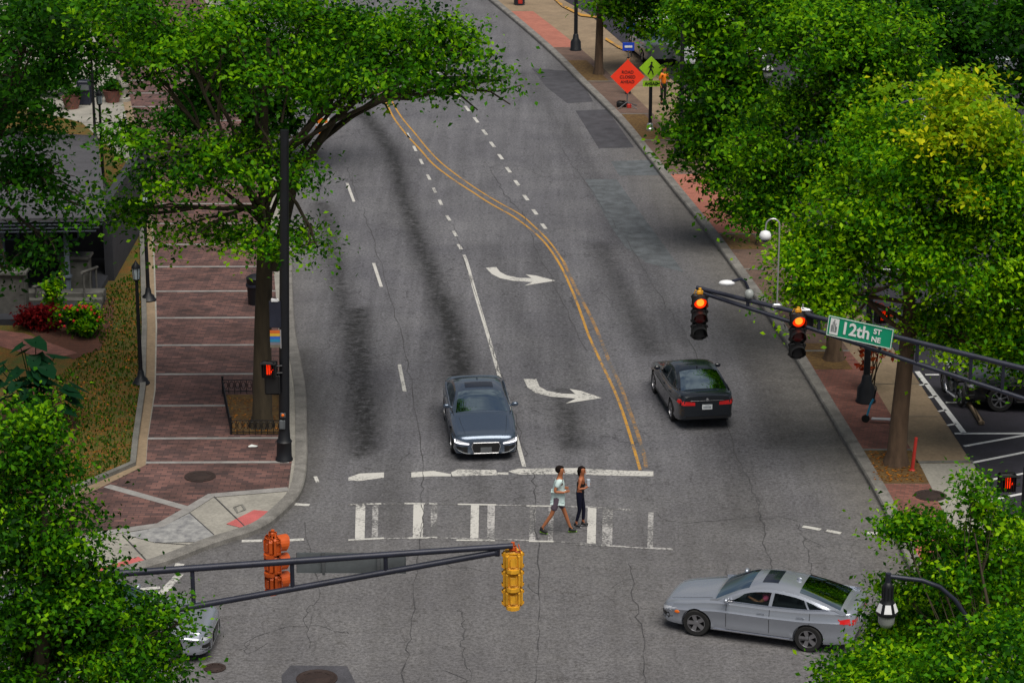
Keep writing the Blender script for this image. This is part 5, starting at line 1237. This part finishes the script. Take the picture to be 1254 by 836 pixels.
# scooter
c=gz(1078,518); root=empty('kick_scooter',c,R(-8),'white and blue electric kick scooter parked on the bricks','scooter')
mb=MB(); mb.box((.05,0,.13),(.62,.15,.05),bev=.02); mb.tube([(.34,-.02,.12),(.46,0,.2)],.025,6); mb.build('deck',M['wht'],root)
mb=MB(); mb.tube([(-.40,0,.14),(-.30,0,.55),(-.22,0,.72)],.03,8); mb.build('stem',M['cyan'],root)
mb=MB(); mb.tube([(-.22,0,.70),(-.16,0,1.02)],.025,8); mb.tube([(-.18,-.22,1.04),(-.16,0,1.05),(-.18,.22,1.04)],.018,6); mb.build('handlebar',M['black'],root)
for x in (-.42,.42):
    mb=MB(); mb.lathe([(.05,-.03),(.11,-.03),(.12,0),(.11,.03),(.05,.03)],(x,0,.12),16,0,Matrix.Rotation(math.pi/2,4,'X')); mb.build('wheel',M['tyre'],root)
shrub('rust_leaf_sapling',1066,478,[(.1,0,1.5,.35,.3,.55),(.35,0,2.3,.25,.25,.35),(-.25,0,1.3,.25,.2,.3),(.0,0,.7,.2,.2,.3),(.45,.1,1.6,.2,.2,.3)],'leafo',14,.16,'thin sapling with rust orange leaves beside the street lamp post',71,'sapling',spread=.16)
# planter fence round trunk
A1=gz(273,482);B1=gz(346,482);C1=gz(350,532);D1=gz(283,532)
root=empty('planter_fence',(A1+C1)/2,0,'low black iron fence with looped rails around the big left trunk','fence'); O=(A1+C1)/2
def run(P,Q):
    mb=MB(); d=Q-P; n=max(2,int(d.length/.17)); u=d.normalized()
    mb.tube([P-O+Vector((0,0,.42)),Q-O+Vector((0,0,.42))],.014,5); mb.tube([P-O+Vector((0,0,.08)),Q-O+Vector((0,0,.08))],.012,5)
    for i in range(n+1):
        p=P+d*i/n-O; mb.tube([p,p+Vector((0,0,.42))],.010,4)
        if i<n:
            c=p+d/n*.5+Vector((0,0,.27)); mb.tube([c+(u*.06*math.cos(t)+Vector((0,0,.11*math.sin(t)))) for t in [k*math.pi/5 for k in range(11)]],.011,4,cap=False)
    mb.build('fence_panel',M['black'],root)
    for p in (P,): mb=MB(); mb.tube([p-O,p-O+Vector((0,0,.5))],.03,6); mb.sphere(p-O+Vector((0,0,.52)),.04,6); mb.build('post',M['black'],root)
run(A1,B1);run(B1,C1);run(C1,D1);run(D1,A1)
sg('tree_pit',[(274,483),(345,483),(349,531),(284,531)],M['soil'],ZS+.02)
c=gz(313,372); root=empty('litter_bin',c,0,'black bin half hidden behind the big left trunk','bin'); mb=MB(); mb.lathe([(.24,0),(.28,.85),(.30,.9),(.15,1.0)],n=14); mb.build('drum',M['black'],root,smooth=40)
mb=MB(); mb.lathe([(.305,.62),(.305,.70)],n=14); mb.build('rim_band',M['navy'],root)
c=gz(310,547); root=empty('litter_scrap',c,0,'scrap of white paper lying on the brown pavers','litter'); mb=MB(); mb.add([(-.12,-.05,.015),(.1,-.07,.03),(.13,.06,.015),(-.05,.08,.05),(-.14,.03,.02)],[(0,1,3),(1,2,3),(0,3,4)]); mb.build('paper',M['txt'],root)

# ---------------------------------------------------------------- house
e0=P3(131,266,79.0); hz_=e0.z; rx=e0.x
root=empty('porch_house',(rx,80,SW),0,'low grey roofed house with stone piers and dark porch at far left','house'); O=Vector((rx,80,SW))
rb_=P3(119,168,1); 
Yb=92.0; dx=P3(119,166,Yb)
mb=MB(); W_=26
mb.add([Vector(v)-O for v in ((rx,79,hz_),(rx-W_,77.6,hz_),(rx-W_-1,Yb,dx.z+1.3),(dx.x,Yb,dx.z),(rx,79,hz_-.12),(rx-W_,77.6,hz_-.12),(rx-W_-1,Yb,dx.z-.5),(dx.x,Yb,dx.z-.12))],[(0,3,2,1),(4,5,6,7),(0,1,5,4),(0,4,7,3)])
mb.build('roof',M['roof'],root)
mb=MB()
for k in range(4):
    a=Vector((rx-.05-.12*k,79.03+.06*k-.0,hz_-.12-.13*k)); b=Vector((rx-W_,77.6+.06*k+.03,hz_-.12-.13*k)); mb.tube([a-O,b-O],.035,6)
mb.build('gutter',M['trim'],root)
mb=MB(); mb.box((-W_/2-.6,4.6,(hz_-.6)/2),(W_,.3,hz_-.6)); mb.box((-.55,7.0,(hz_-.4)/2),(.3,9.5,hz_-.4)); mb.box((-W_/2-.6,.8,.04),(W_,7.5,.35)); mb.build('wall',M['wall'],root)
for k in range(7):
    x=-1.5-2.1*k
    mb=MB(); mb.box((x,-.3,(hz_-.5)/2),(.16,.16,hz_-.5),bev=.02); mb.box((x,-.3,.9),(.26,.26,.1),bev=.02); mb.build('column',M['trim'],root)
    w=bpy.data.objects.new('window',None); link(w,root); w.location=(x-1.0,4.42,1.6)
    mb=MB(); mb.box((0,0,0),(1.1,.04,1.3)); mb.build('pane',M['win'],w); mb=MB()
    for a in (-.58,.58): mb.box((a,-.02,0),(.08,.08,1.46))
    for a in (-.69,.69): mb.box((0,-.02,a),(1.24,.08,.08))
    mb.box((0,-.035,0),(1.1,.03,.05)); mb.build('frame',M['trim'],w)
for (px,py,w,h) in ((93,366,.95,1.35),(14,392,1.0,1.5)):
    g=gz(px,py)-O; mb=MB(); mb.box((g.x,g.y+.3,h/2),(w,.6,h),bev=.03); mb.box((g.x,g.y+.3,h+.05),(w+.16,.76,.1),bev=.02); mb.build('stone_pier',M['stone'],root)
for a,b in (((40,352),(77,338)),((100,334),(119,327))):
    P_=P3(a[0],a[1],79.0)-O; Q_=P3(b[0],b[1],80.5)-O; mb=MB(); mb.tube([P_,Q_],.05,6)
    for t in (.1,.5,.9):
        p=P_.lerp(Q_,t); mb.tube([p,(p.x,p.y,.1)],.035,6)
    mb.build('handrail',M['stone'],root)
mb=MB(); g=gz(60,388)-O
for k in range(3): mb.box((g.x,g.y+.9+.3*k,.08+.09*k),(3.2,.6,.16+.12*k),bev=.02)
mb.build('steps',M['stone'],root)

# ---------------------------------------------------------------- people
def skinmesh(name,nodes,edges,m,parent,sub=2,root_i=0,smooth=True):
    me=bpy.data.meshes.new(name); me.from_pydata([n[0] for n in nodes],edges,[]); me.update()
    o=bpy.data.objects.new('s',me); COL.objects.link(o)
    o.modifiers.new('sk','SKIN'); sm=me.skin_vertices[0].data if me.skin_vertices else None
    if sm is None:
        bm=bmesh.new(); bm.from_mesh(me); bm.verts.layers.skin.verify(); bm.to_mesh(me); bm.free(); sm=me.skin_vertices[0].data
    for i,n in enumerate(nodes):
        r=n[1]; sm[i].radius=(r,r) if not hasattr(r,'__len__') else r
        sm[i].use_root=(i==root_i)
    s=o.modifiers.new('su','SUBSURF'); s.levels=sub; s.render_levels=sub
    dg=bpy.context.evaluated_depsgraph_get(); me2=bpy.data.meshes.new_from_object(o.evaluated_get(dg)); bpy.data.objects.remove(o)
    me2.name=name; me2.materials.clear(); me2.materials.append(m); me2.shade_smooth()
    o=bpy.data.objects.new(name,me2); link(o,parent); return o
def person(loc,rz,Ht,J,skin,label,cloth,hairf,female=False,low=None):
    """J: joints dict in units of height, walking direction +x, left +y."""
    root=empty('person',loc,rz,label,'person'); k=Ht
    P=lambda n:(J[n][0]*k,J[n][1]*k,J[n][2]*k)
    f=.88 if female else 1.0
    names=['pelvis','belly','chest','neckb','neck','head','crown','lsh','lel','lwr','lha','rsh','rel','rwr','rha','lhip','lkn','lan','lto','rhip','rkn','ran','rto']
    rad=dict(pelvis=(.052*f,.075),belly=(.045*f,.066*f),chest=(.055*f,.078*f),neckb=.030,neck=.029,head=(.056,.047),crown=(.055,.048),lsh=.030*f,lel=.023*f,lwr=.016,lha=.016,rsh=.030*f,rel=.023*f,rwr=.016,rha=.016,lhip=.037,lkn=.031*f,lan=.020,lto=.018,rhip=.037,rkn=.031*f,ran=.020,rto=.018)
    E=[('pelvis','belly'),('belly','chest'),('chest','neckb'),('neckb','neck'),('neck','head'),('head','crown'),('neckb','lsh'),('lsh','lel'),('lel','lwr'),('lwr','lha'),('neckb','rsh'),('rsh','rel'),('rel','rwr'),('rwr','rha'),('pelvis','lhip'),('lhip','lkn'),('lkn','lan'),('lan','lto'),('pelvis','rhip'),('rhip','rkn'),('rkn','ran'),('ran','rto')]
    nodes=[(P(n),tuple(x*k for x in rad[n]) if hasattr(rad[n],'__len__') else rad[n]*k) for n in names]
    edges=[(names.index(a),names.index(b)) for a,b in E]
    hv=(Vector(P('crown'))-Vector(P('head'))).normalized(); nodes.append((tuple(Vector(P('crown'))+hv*.016*k),(.036*k,.032*k))); edges.append((names.index('crown'),len(nodes)-1))
    # fingers
    for hnd,wr in (('lha','lwr'),('rha','rwr')):
        h=Vector(P(hnd)); d=(h-Vector(P(wr))).normalized(); sd=d.cross(Vector((0,0,1))).normalized() if abs(d.z)<.9 else Vector((0,1,0))
        up_=sd.cross(d)
        for i,(o_,L_) in enumerate(((-.012,.030),(-.004,.036),(.004,.034),(.012,.027))):
            a=len(nodes); nodes.append((tuple(h+up_*o_*k+d*.012*k),.0052*k)); nodes.append((tuple(h+up_*o_*k*1.2+d*(.012+L_*.6)*k),.0046*k)); nodes.append((tuple(h+up_*o_*k*1.2+d*(.012+L_)*k-sd*.01*k),.004*k))
            edges+= [(names.index(hnd),a),(a,a+1),(a+1,a+2)]
        a=len(nodes); nodes.append((tuple(h+up_*.017*k-d*.004*k),.0055*k)); nodes.append((tuple(h+up_*.026*k+d*.014*k),.005*k)); edges+=[(names.index(hnd),a),(a,a+1)]
    body=skinmesh('body',nodes,edges,skin,root)
    def garment(nm,lst,m,grow,ed=None):
        nn=[]; 
        for n,g_ in lst:
            if isinstance(n,tuple):
                a,b,t=n; p=Vector(P(a)).lerp(Vector(P(b)),t); ra=rad[a] if hasattr(rad[a],'__len__') else (rad[a],)*2; rb=rad[b] if hasattr(rad[b],'__len__') else (rad[b],)*2
                r=tuple((ra[i]*(1-t)+rb[i]*t)*k+g_*k for i in (0,1)); nn.append((tuple(p),r))
            else:
                ra=rad[n] if hasattr(rad[n],'__len__') else (rad[n],)*2; nn.append((P(n),tuple(x*k+g_*k for x in ra)))
        return skinmesh(nm,nn,ed,m,root)
    cloth(garment,root,k,P)
    # face and hair
    h=Vector(P('head')); c=Vector(P('crown')); ax=(c-h).normalized()
    fwd=Vector((1,0,0)) if 'face' not in J else Vector(J['face']).normalized(); sd=ax.cross(fwd).normalized(); fw=sd.cross(ax)
    hc=h.lerp(c,.5); mb=MB(); 
    for s in (-1,1): mb.sphere(hc+fw*.047*k+sd*s*.017*k,.0060*k,8)
    mb.build('eyes',M['hair'],body); mb=MB(); mb.sphere(h+fw*.049*k+ax*.004*k,.0085*k,8,0,(1.2,.8,1.3)); 
    for s in (-1,1): mb.sphere(h+sd*s*.040*k+ax*.004*k,.009*k,8,0,(.7,.4,1.2))
    mb.build('nose_and_ears',skin,body,smooth=60); mb=MB(); mb.tube([h+fw*.047*k-ax*.018*k+sd*.012*k,h+fw*.050*k-ax*.019*k,h+fw*.047*k-ax*.018*k-sd*.012*k],.0028*k,5); mb.build('mouth',M['redpost'],body)
    hairf(root,hc,ax,fw,sd,k,h,c)
    return root
def hair_short(root,hc,ax,fw,sd,k,h,c):
    mb=MB(); mb.sphere(hc+ax*.014*k-fw*.022*k,.058*k,14,0,(1.0,.92,.95)); mb.sphere(hc+ax*.040*k+fw*.004*k,.040*k,12,0,(1.0,.85,.62)); mb.build('hair',M['hair'],root,smooth=60)
def hair_long(root,hc,ax,fw,sd,k,h,c):
    mb=MB(); mb.sphere(hc+ax*.008*k-fw*.024*k,.060*k,14,0,(1.0,.95,1.0)); mb.sphere(hc+ax*.036*k,.040*k,12,0,(1.1,.9,.6)); mb.tube([hc-fw*.05*k+ax*.02*k,hc-fw*.078*k-ax*.02*k,hc-fw*.075*k-ax*.08*k,hc-fw*.062*k-ax*.13*k],[.022*k,.024*k,.018*k,.006*k],8); mb.build('hair',M['hair'],root,smooth=60)
JM=dict(pelvis=(0,0,.53),belly=(.005,0,.61),chest=(.015,0,.72),neckb=(.02,0,.805),neck=(.028,0,.845),head=(.040,0,.895),crown=(.036,0,.955),
 lsh=(.018,.092,.79),lel=(-.055,.125,.66),lwr=(.055,.125,.62),lha=(.095,.115,.625),rsh=(.02,-.092,.79),rel=(-.045,-.130,.655),rwr=(.085,-.105,.640),rha=(.125,-.095,.650),
 lhip=(.01,.048,.50),lkn=(.095,.050,.285),lan=(.175,.050,.060),lto=(.235,.050,.030),rhip=(-.01,-.048,.50),rkn=(-.085,-.050,.285),ran=(-.215,-.050,.085),rto=(-.165,-.050,.024))
def shoes(root,P,k,names,upper,sole):
    for an,to in names:
        a=Vector(P(an)); t=Vector(P(to)); d=(t-a); d.z=0; d.normalize()
        base=Vector((a.x,a.y,min(a.z,t.z)))
        mb=MB(); mb.tube([a+Vector((0,0,.015*k)),a-Vector((0,0,.02*k))-d*.008*k,a.lerp(t,.45)-Vector((0,0,.008*k)),t+d*.02*k],[.024*k,.030*k,.029*k,.018*k],9); sh=mb.build('shoe',upper,root,smooth=60)
        heel=a-Vector((0,0,.044*k))-d*.03*k; toe=t-Vector((0,0,.018*k))+d*.028*k
        mb=MB(); mb.tube([heel,heel.lerp(toe,.5),toe],[.014*k,.012*k,.005*k],8); mb.build('sole',sole,sh,smooth=60)
def cloth_m(gar,root,k,P):
    gar('shirt',[('pelvis',.026),('belly',.018),('chest',.014),('neckb',.012),('lsh',.014),(('lsh','lel',.62),.012),('rsh',.014),(('rsh','rel',.62),.012),(('neckb','neck',.3),.006),(('pelvis','belly',-.6),.016)],M['mint'],0,[(0,1),(1,2),(2,3),(3,4),(4,5),(3,6),(6,7),(3,8),(0,9)])
    gar('shorts',[('pelvis',.018),(('lhip','lkn',.12),.012),(('lhip','lkn',.72),.018),(('rhip','rkn',.12),.012),(('rhip','rkn',.72),.018),(('pelvis','belly',.8),.012)],M['shorts'],0,[(0,1),(1,2),(0,3),(3,4),(0,5)])
    shoes(root,P,k,(('lan','lto'),('ran','rto')),M['shoe'],M['neon'])
def head_yaw(rz): return rz
base=G(683,653); 
# man walking right: x axis to the right
s_=F/(base.y*cP+H*sP)
person((base.x,base.y,.012),R(-4),1.84,JM,M['skin_m'],'man in a pale mint t-shirt and mauve shorts striding over the crosswalk',cloth_m,hair_short)
JW=dict(JM); JW.update(lkn=(.055,.040,.285),lan=(.045,.042,.060),lto=(.105,.042,.028),rkn=(.0,-.040,.285),ran=(-.055,-.040,.062),rto=(.0,-.050,.026),lel=(-.02,.11,.655),lwr=(.075,.085,.66),lha=(.11,.07,.675),rel=(-.015,-.115,.655),rwr=(.085,-.085,.665),rha=(.12,-.07,.685),
  lsh=(.018,.080,.79),rsh=(.02,-.080,.79),face=(1,-.45,0))
def cloth_w(gar,root,k,P):
    gar('top',[('belly',.006),('chest',.008),(('chest','neckb',.62),.004),(('pelvis','belly',.1),.006)],M['blk'],0,[(0,1),(1,2),(0,3)])
    gar('leggings',[('pelvis',.014),('lhip',.012),('lkn',.005),(('lkn','lan',.85),.005),('rhip',.012),('rkn',.005),(('rkn','ran',.85),.005),(('pelvis','belly',.9),.008)],M['leg'],0,[(0,1),(1,2),(2,3),(0,4),(4,5),(5,6),(0,7)])
    shoes(root,P,k,(('lan','lto'),('ran','rto')),M['shoe'],M['wht'])
    mb=MB(); c=Vector(P('rha'))+Vector((.02,.03,.03))*1; mb.tube([c-Vector((0,0,.02)),c+Vector((0,0,.16))],[.045,.05],10); mb.build('held_bag',M['topw'],root,smooth=60)
base=G(710,645)
person((base.x,base.y,.012),R(-8),1.66,JW,M['skin_w'],'woman in black top and dark leggings walking beside the man on the crosswalk',cloth_w,hair_long,True)
# people behind the signs
JS=dict(JM); JS.update(lkn=(.01,.05,.285),lan=(.0,.05,.055),lto=(.06,.055,.028),rkn=(.01,-.05,.285),ran=(.0,-.05,.055),rto=(.06,-.055,.028),lel=(-.01,.12,.64),lwr=(.04,.12,.52),lha=(.06,.115,.48),rel=(-.01,-.12,.64),rwr=(.04,-.12,.52),rha=(.06,-.115,.48))
def mk(shirt,pants):
    def f(gar,root,k,P):
        gar('shirt',[('pelvis',.012),('belly',.014),('chest',.012),('neckb',.010),('lsh',.012),(('lsh','lel',.9),.011),('rsh',.012),(('rsh','rel',.9),.011)],shirt,0,[(0,1),(1,2),(2,3),(3,4),(4,5),(3,6),(6,7)])
        gar('trousers',[('pelvis',.006),('lhip',.008),('lkn',.010),(('lkn','lan',.9),.012),('rhip',.008),('rkn',.010),(('rkn','ran',.9),.012)],pants,0,[(0,1),(1,2),(2,3),(0,4),(4,5),(5,6)])
        shoes(root,P,k,(('lan','lto'),('ran','rto')),M['shoe'],M['shoe'])
    return f
c=gz(769,115); person((c.x,c.y,SW+.012),R(-90),1.72,JS,M['skin_m'],'dark haired person in black standing behind the orange diamond sign',mk(M['blk'],M['blk']),hair_short)
c=gz(812,128); person((c.x,c.y,SW+.012),R(-60),1.75,JS,M['skin_m'],'person in an orange top half hidden right of the lime pedestrian sign',mk(M['barrel'],M['blk']),hair_short)
# driver in the silver car
ctr,hd=CIV; X_=SED['L']/2-(SED['roof'][0]+.30)
loc=ctr+Vector((math.cos(hd),math.sin(hd),0))*X_+Vector((-math.sin(hd),math.cos(hd),0))*.38
root=empty('person',(loc.x,loc.y,.85),hd,'driver in a pink top at the wheel of the silver car','person')
k=1.7
nd=[((-.12,0,.02),(.10,.14)),((-.10,0,.16),(.09,.15)),((-.09,0,.24),(.06,.08)),((-.07,0,.30),.045),((-.05,0,.35),(.075,.06)),((-.05,0,.40),(.055,.05)),((-.10,.17,.20),.055),((.05,.24,.08),.042),((.26,.22,.17),.03),((.33,.20,.20),.028),((-.10,-.17,.20),.055),((.05,-.22,.08),.042),((.26,-.18,.17),.03),((.33,-.16,.20),.028)]
skinmesh('body',nd,[(0,1),(1,2),(2,3),(3,4),(4,5),(2,6),(6,7),(7,8),(8,9),(2,10),(10,11),(11,12),(12,13)],M['skin_m'],root)
skinmesh('shirt',[((-.12,0,.01),(.12,.165)),((-.10,0,.15),(.115,.175)),((-.09,0,.235),(.08,.10)),((-.10,.17,.20),.07),((-.03,.21,.13),.062),((-.10,-.17,.20),.07),((-.03,-.20,.13),.062)],[(0,1),(1,2),(2,3),(3,4),(2,5),(5,6)],M['pink'],root)
mb=MB(); mb.sphere((-.07,0,.385),.088,12,0,(1,.85,.9)); mb.build('hair',M['hair'],root,smooth=60)

# ---------------------------------------------------------------- camera, light, world
cam=bpy.data.cameras.new('camera'); cam.sensor_width=36; cam.lens=36*F/1254; cam.clip_end=3000; cam.clip_start=1
co=bpy.data.objects.new('camera',cam); COL.objects.link(co); co.location=(0,0,H); co.rotation_euler=(R(90)-PITCH,0,0); sc.camera=co
w=bpy.data.worlds.new('World'); sc.world=w; w.use_nodes=True; N=w.node_tree.nodes; Lk=w.node_tree.links
sky=N.new('ShaderNodeTexSky'); sky.sky_type='NISHITA'; sky.sun_disc=False
EL,AZ=R(64),R(-70)    # direction towards the sun: azimuth from +X
sun_dir=Vector((math.cos(EL)*math.cos(AZ),math.cos(EL)*math.sin(AZ),math.sin(EL)))
sky.sun_elevation=EL; sky.sun_rotation=math.pi/2-AZ; sky.air_density=1.2; sky.dust_density=3; sky.altitude=300
tc=N.new('ShaderNodeTexCoord'); cn=N.new('ShaderNodeTexNoise'); cn.inputs['Scale'].default_value=2.6; cn.inputs['Detail'].default_value=7; cn.inputs['Roughness'].default_value=.62
mpw=N.new('ShaderNodeMapping'); mpw.inputs['Scale'].default_value=(1,1,2.2); Lk.new(tc.outputs['Generated'],mpw.inputs[0]); Lk.new(mpw.outputs[0],cn.inputs['Vector'])
cr=N.new('ShaderNodeValToRGB'); cr.color_ramp.elements[0].position=.36; cr.color_ramp.elements[1].position=.60; Lk.new(cn.outputs['Fac'],cr.inputs[0])
cc=N.new('ShaderNodeValToRGB'); cc.color_ramp.elements[0].position=.4; cc.color_ramp.elements[0].color=(2.4,2.6,3.1,1); cc.color_ramp.elements[1].position=.72; cc.color_ramp.elements[1].color=(7.5,7.4,7.4,1); Lk.new(cn.outputs['Fac'],cc.inputs[0])
mxw=N.new('ShaderNodeMixRGB'); Lk.new(cr.outputs[0],mxw.inputs[0]); Lk.new(sky.outputs[0],mxw.inputs[1]); Lk.new(cc.outputs[0],mxw.inputs[2])
Lk.new(mxw.outputs[0],N['Background'].inputs[0]); N['Background'].inputs[1].default_value=.052
sl=bpy.data.lights.new('sun','SUN'); sl.energy=3.95; sl.angle=R(48); sl.color=(1,.95,.87)
so=bpy.data.objects.new('sun',sl); COL.objects.link(so); so.rotation_euler=(-sun_dir).to_track_quat('-Z','Y').to_euler()
sc.view_settings.view_transform='Standard'; sc.view_settings.look='None'; sc.view_settings.exposure=0.0; sc.view_settings.gamma=1
sc.cycles.max_bounces=6; sc.cycles.transparent_max_bounces=6; sc.cycles.diffuse_bounces=3
